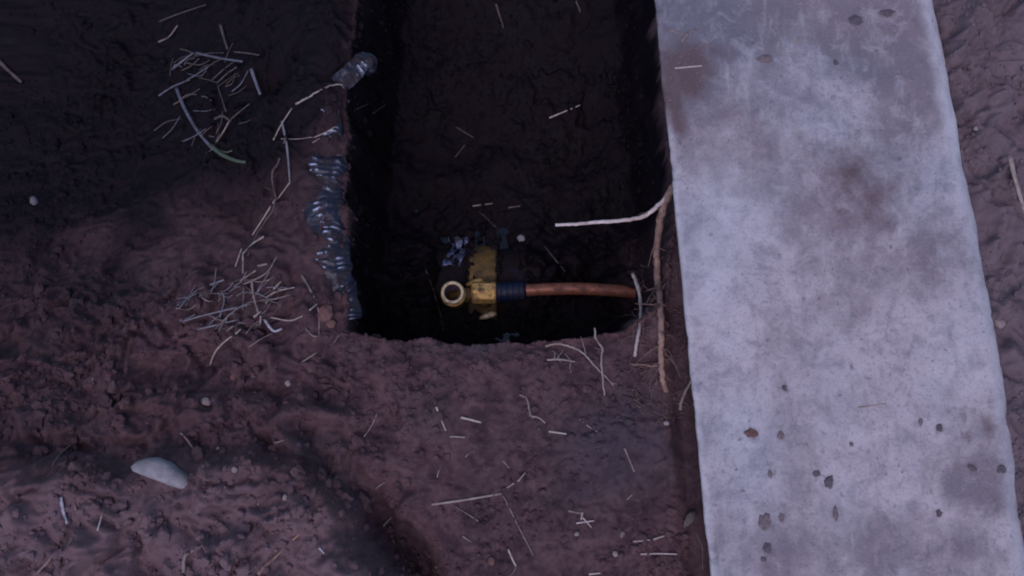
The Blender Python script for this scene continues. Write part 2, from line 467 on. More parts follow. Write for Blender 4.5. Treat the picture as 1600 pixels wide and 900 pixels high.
# the pit
ph = at(754, 435, -0.36)
MR = 0.078                                         # buried main: radius, axis height and y
MZ, MY = -0.43, at(754, 436, -0.36)[1]
floor = -0.405 + 0.24 * smooth(0.30, 1.05, Y) + 0.020 * fbm(X, Y, 0.16, 4, 4.4) + 0.006 * mid + 0.002 * fine + 0.014 * crumb + 0.0005 * grain
xm0, xm1 = at(690, 430, -0.36)[0], at(822, 430, -0.35)[0]
ym = np.exp(-((Y - MY) / 0.10) ** 2)
floor += ym * 0.040 * np.clip(0.6 + 1.2 * fbm(X, Y, 0.05, 3, 91.0), 0, 1.3)
floor += ym * (0.036 * smooth(xm1 - 0.006, xm1 + 0.012, X) + 0.066 * smooth(xm0 + 0.015, xm0 - 0.03, X))
floor += 0.015 * smooth(0.1, 0.3, X) * smooth(0.25, -0.05, Y)
wallw = 0.020 + 0.055 * np.exp(-(((X - wp(1045, 545)[0]) ** 2 + (Y - wp(1045, 520)[1]) ** 2) / 0.07 ** 2)) + 0.02 * smooth(0.1, 0.5, Y)
pt = smooth(0.0, 1.0, S / wallw) * 0.9 + 0.1 * smooth(0.0, 3.0, S / wallw)
Z = Z * (1 - pt) + floor * pt
Z -= 0.012 * np.exp(-(np.maximum(S, -S) / 0.02) ** 2) * (S < 0)        # crumbled rim
# far from the work the ground levels out
far = smooth(1.2, 4.0, np.hypot(X, Y))
Z = Z * (1 - far) + far * (-0.03 + 0.03 * fbm(X, Y, 2.5, 3, 1.5))

# soil of another kind, and light and shade painted into its colour
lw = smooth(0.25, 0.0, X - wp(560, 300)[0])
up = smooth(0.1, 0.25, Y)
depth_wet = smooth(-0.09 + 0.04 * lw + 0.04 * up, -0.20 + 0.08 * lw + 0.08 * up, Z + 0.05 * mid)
damp_falloff = smooth(-0.15, 0.75, Y - 0.35 * (X + 0.35) + 0.16 * lumps) * smooth(0.02, -0.12, X - wp(575, 200)[0] + 0.02) * 0.62 + 0.40 * smooth(-0.40, 0.40, Y + 0.15 * lumps) * smooth(0.0, -0.18, X - wp(540, 300)[0]) + 0.42 * smooth(-0.02, 0.60, Y + 0.12 * lumps) * (X < wp(600, 50)[0]) + 0.36 * smooth(-0.14, 0.10, Y + 0.10 * lumps) * smooth(wp(560, 300)[0] + 0.04, wp(520, 300)[0], X) * smooth(-0.45, -0.25, X)  # light falloff towards the far left painted in as damper soil
WET_SHADE = np.clip(depth_wet * (pt > 0.02) * (1 - 0.55 * smooth(0.06, 0.0, slab_x(Y) - X) * smooth(0.22, 0.08, Y)) + 0.30 * smooth(-0.085, -0.15, Z) * smooth(0.09, 0.02, gd) * (Y < 0) + damp_falloff, 0, 1)  # pit wetness, plus painted groove shade and left falloff
GREY = np.zeros_like(X)
for px, py, rx_, ry_, amt in ((965, 705, .09, .07, 1.0), (1000, 640, .05, .05, .8), (900, 760, .06, .05, .6), (760, 545, .08, .014, .8), (660, 640, .05, .04, .3),
                              (130, 430, .2, .06, .6), (60, 640, .08, .05, .5), (470, 120, .08, .07, .5), (330, 130, .08, .1, .5),
                              (480, 690, .05, .015, .6), (500, 310, .03, .1, .3)):
    p = wp(px, py)
    GREY = np.maximum(GREY, amt * np.exp(-(((X - p[0]) / rx_) ** 2 + ((Y - p[1]) / ry_) ** 2)))
GREY = np.clip(GREY + 0.25 * (lumps - 0.1) * (GREY > 0.05), 0, 1)
PALE = np.clip(right * 0.95, 0, 1) * (1 - far)
WARM_LIT = 0.85 * smooth(-0.01, 0.06, H + 0.02 * lumps) * (1 - far)  # redder heap soil, lightened to paint in its brighter light

def hz(x, y):
    """ground height at points"""
    x = np.atleast_1d(np.asarray(x, float)); y = np.atleast_1d(np.asarray(y, float))
    i = np.clip(np.searchsorted(GX, x) - 1, 0, len(GX) - 2); j = np.clip(np.searchsorted(GY, y) - 1, 0, len(GY) - 2)
    u = (x - GX[i]) / (GX[i + 1] - GX[i]); v = (y - GY[j]) / (GY[j + 1] - GY[j])
    return (Z[j, i] * (1 - u) + Z[j, i + 1] * u) * (1 - v) + (Z[j + 1, i] * (1 - u) + Z[j + 1, i + 1] * u) * v

def samp(A, x, y):
    i = np.clip(np.searchsorted(GX, x) - 1, 0, len(GX) - 2); j = np.clip(np.searchsorted(GY, y) - 1, 0, len(GY) - 2)
    return A[j, i]

def on(px, py, lift=0.0):
    """point of the ground seen at a pixel"""
    d = ray(px, py)
    k = np.linspace((0.12 - CAM[2]) / d[2], (-0.6 - CAM[2]) / d[2], 900)
    P = CAM + np.outer(k, d)
    below = P[:, 2] < hz(P[:, 0], P[:, 1])
    i = int(np.argmax(below)) if below.any() else len(k) - 1
    p = CAM + d * k[max(i, 1)]
    p[2] = hz(p[0], p[1])[0] if abs(hz(p[0], p[1])[0] - p[2]) < 0.01 else p[2]
    return p - d / np.linalg.norm(d) * lift

ny, nx = X.shape
idx = np.arange(nx * ny).reshape(ny, nx)
quads = np.stack([idx[:-1, :-1], idx[:-1, 1:], idx[1:, 1:], idx[1:, :-1]], -1).reshape(-1, 4)
me = bpy.data.meshes.new('ground')
me.vertices.add(nx * ny)
me.vertices.foreach_set('co', np.stack([X, Y, Z], -1).astype(np.float32).ravel())
me.loops.add(quads.size); me.loops.foreach_set('vertex_index', quads.ravel().astype(np.int32))
me.polygons.add(len(quads)); me.polygons.foreach_set('loop_start', np.arange(0, quads.size, 4, dtype=np.int32))
me.update(calc_edges=True)
me.polygons.foreach_set('use_smooth', np.ones(len(quads), bool))
for nm, A in (('wet', WET_SHADE), ('grey', GREY), ('pale', PALE), ('warm_lit', WARM_LIT)):
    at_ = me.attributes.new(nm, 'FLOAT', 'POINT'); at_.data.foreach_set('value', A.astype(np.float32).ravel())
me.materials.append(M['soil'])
ground = bpy.data.objects.new('ground', me); col.objects.link(ground)
ground['kind'] = 'structure'

# ------------------------------------------------------------------ concrete slab
def build_slab():
    right_px = [(1440, -160), (1455, 0), (1474, 90), (1489, 180), (1505, 270), (1526, 360), (1546, 480), (1566, 600), (1581, 700), (1596, 830), (1612, 960)]
    rp = np.array([at(x, y, 0.0) for x, y in right_px])[::-1]
    ys = np.concatenate([np.linspace(-3.0, -0.6, 40, endpoint=False), np.arange(-0.6, 0.8, 0.0045), np.linspace(0.8, 3.5, 40)])
    slope = (rp[-1][0] - rp[0][0]) / (rp[-1][1] - rp[0][1])
    xr = np.interp(ys, rp[:, 1], rp[:, 0])
    xr = np.where(ys < rp[0][1], rp[0][0] + (ys - rp[0][1]) * slope, np.where(ys > rp[-1][1], rp[-1][0] + (ys - rp[-1][1]) * slope, xr))
    xl = slab_x(ys) + fbm(ys, ys * 0, 0.17, 4, 3.3) * 0.0018
    xr = xr + fbm(ys, ys * 0 + 5.4, 0.19, 4, 3.3) * 0.003
    # profile across: t along top with edge shapes
    tt = np.linspace(0, 1, 105)
    V = []
    nrow = 0
    for y, a, b_ in zip(ys, xl, xr):
        row = []
        row += [(a + 0.04, -0.045), (a + 0.020, -0.043), (a + 0.016, -0.03), (a + 0.011, -0.012), (a + 0.005, 0.010), (a + 0.0008, SL_Z - 0.007), (a + 0.0024, SL_Z - 0.0012)]
        for t in tt:
            row.append((a + 0.011 + (b_ - 0.034 - a - 0.011) * t, SL_Z))
        row += [(b_ - 0.026, SL_Z - 0.0035), (b_ - 0.016, SL_Z - 0.010), (b_ - 0.006, SL_Z - 0.019), (b_ - 0.0005, SL_Z - 0.028), (b_, -0.02), (b_, -0.045)]
        nrow = len(row)
        V += [(x, y, z) for x, z in row]
    V = np.array(V)
    top = (V[:, 2] > -0.001)
    und = fbm(V[:, 0], V[:, 1], 0.13, 4, 7.0) * 0.0030 + fbm(V[:, 0], V[:, 1], 0.03, 3, 2.0) * 0.0011
    V[:, 2] += und * top
    # chips along the left arris
    chip = np.maximum(0, fbm(V[:, 1], V[:, 1] * 0 + 2.37, 0.13, 5, 9.3, 0.65) - 0.2)
    la = (V[:, 0] - slab_x(V[:, 1]) < 0.0125) & (V[:, 2] > 0.0)
    V[la, 2] -= chip[la] * 0.010; V[la, 0] += chip[la] * 0.006
    n = len(ys)
    F = []
    ii = np.arange(n * nrow).reshape(n, nrow)
    q = np.stack([ii[:-1, :-1], ii[:-1, 1:], ii[1:, 1:], ii[1:, :-1]], -1).reshape(-1, 4)
    F = q.tolist()
    F += [tuple(ii[0].tolist()[::-1]), tuple(ii[-1].tolist())]
    F += [(int(ii[k, 0]), int(ii[k + 1, 0]), int(ii[k + 1, -1]), int(ii[k, -1])) for k in range(n - 1)]
    o = mesh_obj('concrete_slab', V, F, M['concrete'])
    dirt = np.zeros(len(V)); clean_highlight = np.zeros(len(V))
    def blob(px, py, rx, ry, amt, ang=0):
        p = at(px, py, SL_Z); c_, s_ = math.cos(ang), math.sin(ang)
        dx, dy = V[:, 0] - p[0], V[:, 1] - p[1]
        u_, v_ = dx * c_ + dy * s_, -dx * s_ + dy * c_
        return amt * np.exp(-((u_ / rx) ** 2 + (v_ / ry) ** 2))
    for b_ in ((1070, 112, .052, .055, 1.25), (1048, 160, .030, .06, 1.1), (1060, 198, .018, .022, .9), (1105, 82, .06, .025, .6), (1085, 150, .03, .03, .4),
               (1262, 225, .06, .028, .50, -0.8), (1330, 270, .06, .065, .72), (1370, 310, .035, .05, .68, -0.5), (1345, 330, .08, .06, .55), (1300, 430, .10, .05, .25),
               (1195, 92, .012, .010, .6), (1385, 22, .018, .010, .7), (1335, 32, .014, .012, .6), (1240, 520, .15, .04, .22), (1490, 670, .02, .03, .35), (1548, 665, .016, .022, .75),
               (1512, 682, .012, .012, .7), (1506, 648, .008, .014, .7), (1405, 640, .08, .03, .2), (1450, 850, .12, .05, .32), (1430, 480, .05, .04, .18), (1200, 30, .1, .03, .28), (1360, 120, .1, .03, .2), (1540, 800, .05, .05, .3)):
        dirt = np.maximum(dirt, blob(*b_))
    for x_, y_, r_ in ((1174, 677, .013), (1194, 815, .016), (1221, 809, .009), (1199, 860, .012), (1275, 741, .010), (1295, 752, .012), (1225, 606, .009), (1220, 680, .010), (1467, 668, .009), (1518, 730, .011), (1565, 733, .011), (1305, 804, .012), (1203, 740, .008)):
        dirt = np.maximum(dirt, blob(x_ + 2, y_ + 2, r_, r_ * 1.2, 0.55))
    for b_ in ((1140, 330, .06, .09, .6), (1110, 420, .05, .09, .7), (1135, 520, .04, .05, .5), (1300, 620, .05, .10, .35), (1150, 650, .05, .05, .45), (1500, 560, .05, .06, .5), (1250, 200, .05, .02, .3), (1320, 790, .03, .06, .4)):
        clean_highlight = np.maximum(clean_highlight, blob(*b_))
    xe = np.repeat(xr, nrow)
    strip = smooth(0.05, 0.02, xe - V[:, 0]) * (0.55 + 0.45 * smooth(0.0, 0.3, V[:, 1]))
    clean_highlight = np.maximum(clean_highlight, strip * 1.15)
    clean_highlight = np.maximum(clean_highlight, 0.75 * smooth(0.014, 0.004, V[:, 0] - slab_x(V[:, 1])) * smooth(at(1050, 190, 0)[1] + 0.03, at(1050, 230, 0)[1], V[:, 1]))  # rounded-edge highlight painted as a pale strip
    grime_falloff = smooth(at(1200, 260, 0)[1], at(1200, 20, 0)[1], V[:, 1]) * 0.9  # dimmer light up the slab painted as a gradient
    for b_ in ((1330, 60, .16, .05, 1.0), (1420, 860, .14, .05, .9), (1250, 850, .08, .04, .5), (1530, 760, .06, .06, .7), (1440, 420, .06, .04, .7), (1200, 230, .03, .05, .5), (1290, 700, .07, .05, .4)):
        grime_falloff = np.maximum(grime_falloff, blob(*b_))
    for nm, A in (('dirt', dirt), ('clean_highlight', clean_highlight), ('grime_falloff', grime_falloff)):
        a_ = o.data.attributes.new(nm, 'FLOAT', 'POINT'); a_.data.foreach_set('value', A.astype(np.float32))
    return o
slab = build_slab()
tag(slab, 'long grey concrete slab with worn weathered stained top running beside the pit', 'concrete slab')
slab_tree = None
_dg = bpy.context.evaluated_depsgraph_get()
from mathutils.bvhtree import BVHTree
slab_tree = BVHTree.FromObject(slab, _dg)
def on_slab(px, py, lift=0.0):
    d = Vector(ray(px, py)).normalized()
    h = slab_tree.ray_cast(Vector(CAM), d)[0]
    if h is None: return on(px, py, lift)
    return np.array(h) + np.array([0, 0, lift])

# ------------------------------------------------------------------ shallow muddy water on the pit floor
V, F = [], []
nw = 40
wx = np.linspace(at(560, 400, -0.4)[0], at(860, 400, -0.4)[0], nw); wy = np.linspace(at(700, 545, -0.4)[1], at(700, 300, -0.4)[1], nw)
for y in wy:
    for x in wx: V.append((x, y, -0.407 + 0.0006 * float(fbm(np.array([x]), np.array([y]), 0.05, 2, 70.0)[0])))
for i in range(nw - 1):
    for j in range(nw - 1): F.append((i * nw + j, i * nw + j + 1, (i + 1) * nw + j + 1, (i + 1) * nw + j))
b = NB('muddy_water'); b.set(Base_Color=(0.006, 0.005, 0.008), Roughness=0.06)
o = mesh_obj('water', V, F, b.m); o['kind'] = 'structure'

# ------------------------------------------------------------------ buried main, saddle clamp, service pipe
def along_x(V):      # lathe axis Z -> X
    return [(z, y, -x) for x, y, z in V]
x0, x1 = at(585, 436, -0.36)[0], at(862, 436, -0.36)[0]
prof = [(0.0, x0), (MR, x0)] + [(MR + 0.0008 * math.sin(k * 1.3), x0 + (x1 - x0) * k / 40) for k in range(1, 40)] + [(MR, x1), (0.0, x1)]
V, F = revolve(prof, 48)
V = [(x, y + MY, z + MZ) for x, y, z in along_x(V)]
o = mesh_obj('water_main', V, F, M['main'])
tag(o, 'wet dark blue main pipe half buried in the pit floor', 'pipe')

clamp = thing('saddle_clamp', 'ochre saddle clamp with brass outlets strapped over the buried pipe', 'pipe fitting')
# strap: curved band over the main
xc, hw = at(754, 410, -0.35)[0], 0.029
V, F = [], []
na = 40
for k in range(na + 1):
    a = math.radians(-95 + 190 * k / na)
    for r, xx in ((MR + 0.0015, -hw), (MR + 0.0065, -hw), (MR + 0.009, -hw + 0.006), (MR + 0.0075, -hw + 0.012), (MR + 0.0075, hw - 0.012), (MR + 0.009, hw - 0.006), (MR + 0.0065, hw), (MR + 0.0015, hw)):
        V.append((xc + xx, MY + r * math.sin(a), MZ + r * math.cos(a)))
for k in range(na):
    for j in range(8):
        F.append((k * 8 + j, (k + 1) * 8 + j, (k + 1) * 8 + (j + 1) % 8, k * 8 + (j + 1) % 8))
mesh_obj('strap', V, F, M['yellow'], clamp)
# boss standing on the strap
BZ = -0.318
bp = at(756, 457, BZ)
nz_top = -0.272
npnt = at(707, 457, nz_top)
def lathe_part(name, profile, axis_from, axis_to, mat, parent, n=32):
    V, F = revolve(profile, n)
    a, b_ = Vector(axis_from), Vector(axis_to)
    q = (b_ - a).to_track_quat('Z', 'Y')
    V = [q @ Vector(v) + a for v in V]
    return mesh_obj(name, V, F, mat, parent, smooth_shade=(n > 12))
# hexagonal boss between strap and outlet barrel
lathe_part('boss', [(0.0, 0), (0.024, 0), (0.024, 0.02), (0.019, 0.028), (0.019, 0.05), (0, 0.05)], (bp[0], bp[1], BZ - 0.05), (bp[0], bp[1], BZ), M['yellow'], clamp, 24)
xa, xb = at(737, 457, BZ)[0], at(775, 457, BZ)[0]
body = lathe_part('outlet_barrel', [(0.0, 0.0), (0.019, 0.0), (0.0225, 0.004), (0.0225, xb - xa - 0.003), (0.0205, xb - xa), (0.0, xb - xa)],
                  (xa, bp[1], BZ), (xb, bp[1], BZ), M['brass'], clamp, 8)
# arm from barrel to upright nozzle
lathe_part('arm', [(0.0, 0.0), (0.013, 0.0), (0.013, 0.02), (0.0155, 0.024), (0.0155, 0.034), (0.013, 0.036), (0.013, 0.075), (0, 0.075)],
           (xa + 0.015, bp[1], BZ - 0.004), (npnt[0], npnt[1], BZ - 0.012), M['yellow'], clamp, 20)
nozzle = lathe_part('nozzle', [(0.0162, -0.003), (0.0162, 0.0), (0.0172, 0.0016), (0.0215, 0.0016), (0.0228, 0.0), (0.0228, -0.010), (0.0205, -0.0115), (0.0205, -0.022)],
                    (npnt[0], npnt[1], nz_top), (npnt[0], npnt[1], nz_top + 1), M['brass_pale'], clamp, 40)
lathe_part('collar', [(0.0206, -0.021), (0.0245, -0.0215), (0.0245, -0.034), (0.020, -0.036), (0.020, -0.085)],
           (npnt[0], npnt[1], nz_top), (npnt[0], npnt[1], nz_top + 1), M['brass'], nozzle, 40)
lathe_part('bore', [(0.0, -0.062), (0.0161, -0.06), (0.0161, -0.003)], (npnt[0], npnt[1], nz_top), (npnt[0], npnt[1], nz_top + 1), M['clod_dark'], nozzle, 24)  # dark colour stands in for the shade inside the hole
# strap lug with bolt on the near side, and a smaller one on the far side
for px, py, zz, m in ((762, 494, -0.375, 'brass_pale'), (742, 442, -0.335, 'brass')):
    p = at(px, py, zz)
    V, F = tube([p + np.array([-0.018, -0.004, -0.002]), p + np.array([-0.006, -0.001, 0.001]), p + np.array([0.010, 0.004, 0.003]), p + np.array([0.018, 0.005, 0.0])], [0.003, 0.006, 0.0065, 0.003], 8, 0.7)
    mesh_obj('lug', V, F, M[m], clamp)
p = at(757, 484, -0.372)
lathe_part('bolt', [(0, 0), (0.009, 0), (0.009, 0.008), (0, 0.008)], (p[0], p[1], p[2] - 0.01), (p[0], p[1], p[2]), M['yellow'], clamp, 6)

V, F = [], []
nu, nv = 14, 18
for i in range(nv):
    for j in range(nu):
        u_, v_ = j / (nu - 1), i / (nv - 1)
        q = at(697 + 30 * u_ + 6 * math.sin(v_ * 5), 362 + 52 * v_, -0.345)
        dy = q[1] - MY
        zz = MZ + math.sqrt(max((MR + 0.004) ** 2 - dy * dy, 0.0)) if abs(dy) < MR else MZ + 0.02
        cr = mnoise.noise(Vector((u_ * 3.1, v_ * 4.7, 2.0))) * 0.010 + mnoise.noise(Vector((u_ * 8, v_ * 9, 5.0))) * 0.006
        V.append((q[0] + cr * 0.5, q[1] + cr * 0.4, max(zz, -0.39) + cr + 0.002))
for i in range(nv - 1):
    for j in range(nu - 1):
        if mnoise.noise(Vector((j * 0.33, i * 0.31, 9.0))) > -0.18: F.append((i * nu + j, i * nu + j + 1, (i + 1) * nu + j + 1, (i + 1) * nu + j))
o = mesh_obj('glint_tatter', V, F, M['tatter'])  # added to give the white glints beside the strap
sm = o.modifiers.new('thickness', 'SOLIDIFY'); sm.thickness = 0.0006
tag(o, 'crumpled wet bluish plastic tatter added for glints on the buried pipe left of the ochre strap', 'plastic')

service = thing('service_pipe', 'brown copper service pipe with blue coupling nut running to the slab', 'pipe')
path = [at(815, 454, BZ), at(850, 452, BZ), at(900, 451, BZ + 0.002), at(945, 453, BZ + 0.001), at(985, 456, BZ - 0.004), at(1030, 461, BZ - 0.012), at(1075, 466, BZ - 0.02)]
path = spline(path, 8)
V, F = tube(path, [0.0126 + 0.0001 * math.sin(i * 0.9) for i in range(len(path))], 20)
pipe = mesh_obj('copper_pipe', V, F, M['copper'], service)
xb2 = at(822, 455, BZ)[0]
L = xb2 - xb
prof = [(0.0, -0.002), (0.018, -0.002), (0.0195, 0.002)]
for k in range(1, 5):
    prof += [(0.0205, L * (k - 0.8) / 5), (0.0205, L * (k - 0.2) / 5), (0.0196, L * (k - 0.12) / 5), (0.0196, L * (k + 0.1) / 5)]
prof += [(0.0195, L * 0.9), (0.0175, L - 0.002), (0.0135, L), (0.0, L)]
lathe_part('coupling_nut', prof, (xb, bp[1], BZ), (xb2, at(822, 454, BZ)[1], BZ), M['blue'], service, 28)

# ------------------------------------------------------------------ crinkled plastic along the rim
def plastic_strip():
    C = np.array(spline([p + np.array([0, 0, 0.0]) for p in hp], 40))
    seg = np.linalg.norm(np.diff(C, axis=0), axis=1); cum = np.concatenate([[0], np.cumsum(seg)])
    n, m = 340, 30
    S_ = np.linspace(0, cum[-1], n)
    C = np.stack([np.interp(S_, cum, C[:, k]) for k in range(3)], 1)
    T = np.gradient(C, axis=0)[:, :2]; T /= np.linalg.norm(T, axis=1)[:, None]
    Nn = np.stack([T[:, 1], -T[:, 0]], 1)                       # to the pit side
    w0 = -0.036 + 0.020 * smooth(0.27, 0.33, S_) + 0.012 * fbm(S_, S_ * 0, 0.05, 3, 1.0); w1 = 0.030 - 0.012 * smooth(0.27, 0.33, S_) + 0.006 * fbm(S_, S_ * 0 + 3, 0.04, 3, 4.0)
    u = np.linspace(0, 1, m)
    W = w0[:, None] + (w1 - w0)[:, None] * u[None]
    SS = np.repeat(S_[:, None], m, 1)
    PX = C[:, 0][:, None] + Nn[:, 0][:, None] * W; PY = C[:, 1][:, None] + Nn[:, 1][:, None] * W
    ph = SS / 0.0122 + 1.2 * fbm(SS, W, 0.06, 2, 6.0) + 7 * W
    rid = np.abs(np.sin(ph * math.pi)); rid = 1 - rid                # sharp crests
    amp = np.clip(0.5 + 1.6 * fbm(SS, W * 1.6, 0.045, 3, 12.0), 0, 1)
    base = C[:, 2][:, None] + 0.0095 - 0.5 * np.maximum(W - 0.004, 0) - 14 * np.maximum(W - 0.012, 0) ** 2 - 2.2 * np.minimum(W + 0.016, 0) ** 2 * 10
    zz = base + 0.0026 * rid ** 1.5 * (0.35 + amp) + 0.004 * fbm(SS, W, 0.03, 3, 14.0)
    glint = smooth(0.55, 0.80, rid) * smooth(0.28, 0.6, amp) * smooth(0.022, 0.008, W)
    # the sheet dips under the soil in places
    for s0, r_, d_ in ((0.02, .040, .020), (0.295, .012, .010), (0.165, .010, .006), (0.395, .025, .022)):
        zz -= d_ * np.exp(-((SS - s0) / r_) ** 2)
    V = np.stack([PX, PY, zz], -1).reshape(-1, 3)
    ii = np.arange(n * m).reshape(n, m)
    F = np.stack([ii[:-1, :-1], ii[1:, :-1], ii[1:, 1:], ii[:-1, 1:]], -1).reshape(-1, 4).tolist()
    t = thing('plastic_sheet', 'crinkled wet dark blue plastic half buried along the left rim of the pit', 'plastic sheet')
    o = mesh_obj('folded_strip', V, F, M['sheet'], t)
    a_ = o.data.attributes.new('glint', 'FLOAT', 'POINT'); a_.data.foreach_set('value', glint.astype(np.float32).ravel())
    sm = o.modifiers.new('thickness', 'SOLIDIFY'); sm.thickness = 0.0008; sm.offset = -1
    # bunched end
    e = C[-1]; V, F = ico(4); out, cr = [], []
    for v in V:
        k = 1 + 0.22 * mnoise.noise(v * 1.7) + 0.06 * (1 - abs(math.sin(v.x * 3 + v.y * 8 + 2 * mnoise.noise(v * 2.2))))
        out.append(Vector((v.x * 0.024 * k, v.y * 0.019 * k, v.z * 0.016 * k)) + Vector(e) + Vector((0.004, 0.0, -0.004)))
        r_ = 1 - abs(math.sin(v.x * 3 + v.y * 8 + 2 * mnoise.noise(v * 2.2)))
        cr.append(max(0.0, min(1.0, (r_ - 0.62) * 3)) * (0.6 if -0.55 < v.x < -0.05 and v.z > 0.4 else 0.02))  # painted glints on the upper left folds
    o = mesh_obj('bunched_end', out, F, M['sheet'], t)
    a_ = o.data.attributes.new('glint', 'FLOAT', 'POINT'); a_.data.foreach_set('value', np.array(cr, np.float32))
def sheet_material():
    b = NB('wet_crinkled_plastic'); c = b.coord()
    n1 = b.noise(c, 40, 5, 0.65); n2 = b.noise(c, 120, 4, 0.6)
    patchy = b.math('MULTIPLY', b.attr('glint'), b.ramp(n1, [(0.44, 0.0), (0.55, 1.0)]))  # glints painted as pale colour along the fold crests
    base = b.mix(patchy, (0.011, 0.012, 0.026), (0.46, 0.51, 0.66))
    mud = b.ramp(n1, [(0.42, 0.95), (0.50, 0.0)])
    base = b.mix(mud, base, (0.022, 0.015, 0.019))
    b.set(Base_Color=base, Roughness=b.mix(mud, (0.42,) * 3, (0.95,) * 3))
    b.bump(n2, 0.4, 0.002)
    return b.m
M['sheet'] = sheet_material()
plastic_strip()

# ------------------------------------------------------------------ roots
def root_mesh(name, pts, r0, r1, mat, parent=None, jitter=0.0015, n=7, sub=5, knots=0.15):
    P = spline(pts, sub)
    P = [p + np.array([rnd.uniform(-1, 1), rnd.uniform(-1, 1), rnd.uniform(-1, 1)]) * jitter for p in P]
    R = [(r0 + (r1 - r0) * i / (len(P) - 1)) * (1 + rnd.uniform(-knots, knots)) for i in range(len(P))]
    V, F = tube(P, R, n)
    return mesh_obj(name, V, F, mat, parent)

def rootlets(parent, pts, count, length, r=0.0009, mat='rootlet'):
    """fine side roots leaving a root at points along it"""
    P = spline(pts, 6)
    for _ in range(count):
        p = P[rnd.randrange(1, len(P) - 1)]
        d = np.array([rnd.uniform(-1, 1), rnd.uniform(-1, 1), rnd.uniform(-0.5, 0.6)]); d /= np.linalg.norm(d)
        L_ = length * rnd.uniform(0.4, 1.2); q = [p]
        for k in range(4):
            d = d + np.array([rnd.uniform(-.6, .6), rnd.uniform(-.6, .6), rnd.uniform(-.5, .3)]); d /= np.linalg.norm(d)
            q.append(q[-1] + d * L_ / 4)
        root_mesh('rootlet', q, r, r * 0.45, M[mat], parent, 0.0004, 5, 2)

def hang(px, py, z, lift=0.008):
    a, b_ = at(px, py, z), on(px, py, lift)
    return a if np.linalg.norm(a - CAM) < np.linalg.norm(b_ - CAM) else b_
rt = thing('forked_root', 'thick forked brown root hanging from the slab edge with one peeled white branch', 'root')
pm = [hang(1066, 272, -0.055), hang(1046, 303, -0.065), hang(1036, 325, -0.075), hang(1029, 360, -0.09), hang(1026, 400, -0.10), hang(1028, 440, -0.10), hang(1032, 480, -0.095), hang(1033, 520, -0.085), hang(1032, 555, -0.075), on(1035, 590, 0.005), on(1040, 612, -0.004)]
root_mesh('main_root', pm, 0.0072, 0.0045, M['root'], rt, 0.001, 9, 7, 0.12)
pb = [at(1044, 306, -0.066), at(1020, 328, -0.072), at(1000, 340, -0.078), at(965, 345, -0.085), at(930, 347, -0.09), at(900, 350, -0.094), at(868, 352, -0.097)]
root_mesh('white_branch', pb, 0.0042, 0.0028, M['root_white'], rt, 0.0006, 8, 6, 0.08)
rootlets(rt, pm[3:], 20, 0.06, 0.0012)
rootlets(rt, pb[1:4], 2, 0.03)

rt2 = thing('short_pale_root', 'short pale bent root standing over the end of the copper pipe', 'root')
p2 = [hang(989, 428, -0.16), hang(996, 448, -0.14), hang(1001, 475, -0.12), hang(999, 510, -0.09), hang(995, 535, -0.075), on(991, 557, 0.0)]
root_mesh('stem', p2, 0.0034, 0.0028, M['straw_pale'], rt2, 0.0007, 7, 6)
rootlets(rt2, p2[1:5], 4, 0.04)

def ground_root(name, px, r0, r1, mat, label, lift=0.002, nlets=0, lets=0.03, free=None):
    pts = [on(x, y, lift) for x, y in px]
    t = thing(name, label, 'root')
    root_mesh('stem', pts, r0, r1, M[mat], t, 0.0008, 6, 5)
    if nlets: rootlets(t, pts, nlets, lets, 0.0008, mat)
    return t
t = thing('wavy_root', 'thin wavy upright root on the pit edge left of the short pale root', 'root')
pts = [at(929, 512, -0.05), at(931, 528, -0.045), at(941, 545, -0.04), at(939, 565, -0.04), on(942, 590, 0.004), on(944, 617, 0.001)]
root_mesh('stem', pts, 0.002, 0.0014, M['straw'], t, 0.0008, 6, 5); rootlets(t, pts, 3, 0.02)
ground_root('arching_root', [(852, 541), (872, 537), (895, 543), (912, 553), (930, 572), (946, 588), (958, 602)], 0.0022, 0.0012, 'straw', 'thin arching root lying along the lower lip of the pit', 0.003, 4, 0.03)
ground_root('tangled_root', [(855, 563), (870, 561), (885, 563), (899, 565)], 0.0018, 0.001, 'straw', 'small tangle of pale rootlets just below the pit lip', 0.003, 7, 0.022)
ground_root('leaning_root', [(1062, 640), (1068, 620), (1077, 600), (1086, 585)], 0.0028, 0.0018, 'straw', 'pale root leaning against the slab below the forked root', 0.004, 1, 0.02)
ground_root('crossing_root', [(985, 569), (1003, 570), (1020, 572), (1038, 571)], 0.0022, 0.0014, 'root', 'short brown root crossing behind the foot of the forked root', 0.003, 5, 0.035)
ground_root('hooked_root', [(812, 617), (822, 622), (826, 636), (829, 650)], 0.0018, 0.0022, 'straw_dull', 'small hooked twig-like root in the middle of the lower ledge', 0.003, 2, 0.012)
ground_root('brown_root', [(402, 898), (430, 870), (460, 842), (497, 810)], 0.0030, 0.0016, 'root', 'reddish brown root running up the near heap of soil', 0.001, 2, 0.02)
ground_root('crooked_root', [(55, 899), (80, 872), (107, 850), (124, 818), (116, 785)], 0.0022, 0.0012, 'straw_dull', 'crooked thin root on the near heap beside the white stick', 0.002, 2, 0.02)
ground_root('looped_root', [(287, 895), (289, 870), (301, 862), (314, 853)], 0.0030, 0.0018, 'straw_dull', 'short looped root poking from the heap below the pale stone', 0.003)
ground_root('rim_root', [(462, 163), (480, 153), (498, 143), (520, 133), (548, 133)], 0.0020, 0.0014, 'straw', 'arched pale root crossing the rim under the bunched plastic', 0.004)
ground_root('knotted_root', [(497, 480), (499, 505), (497, 525), (485, 522), (478, 512)], 0.0014, 0.0012, 'straw_dull', 'fine knotted root between the dry grass heap and the blue plastic', 0.003, 2, 0.015)
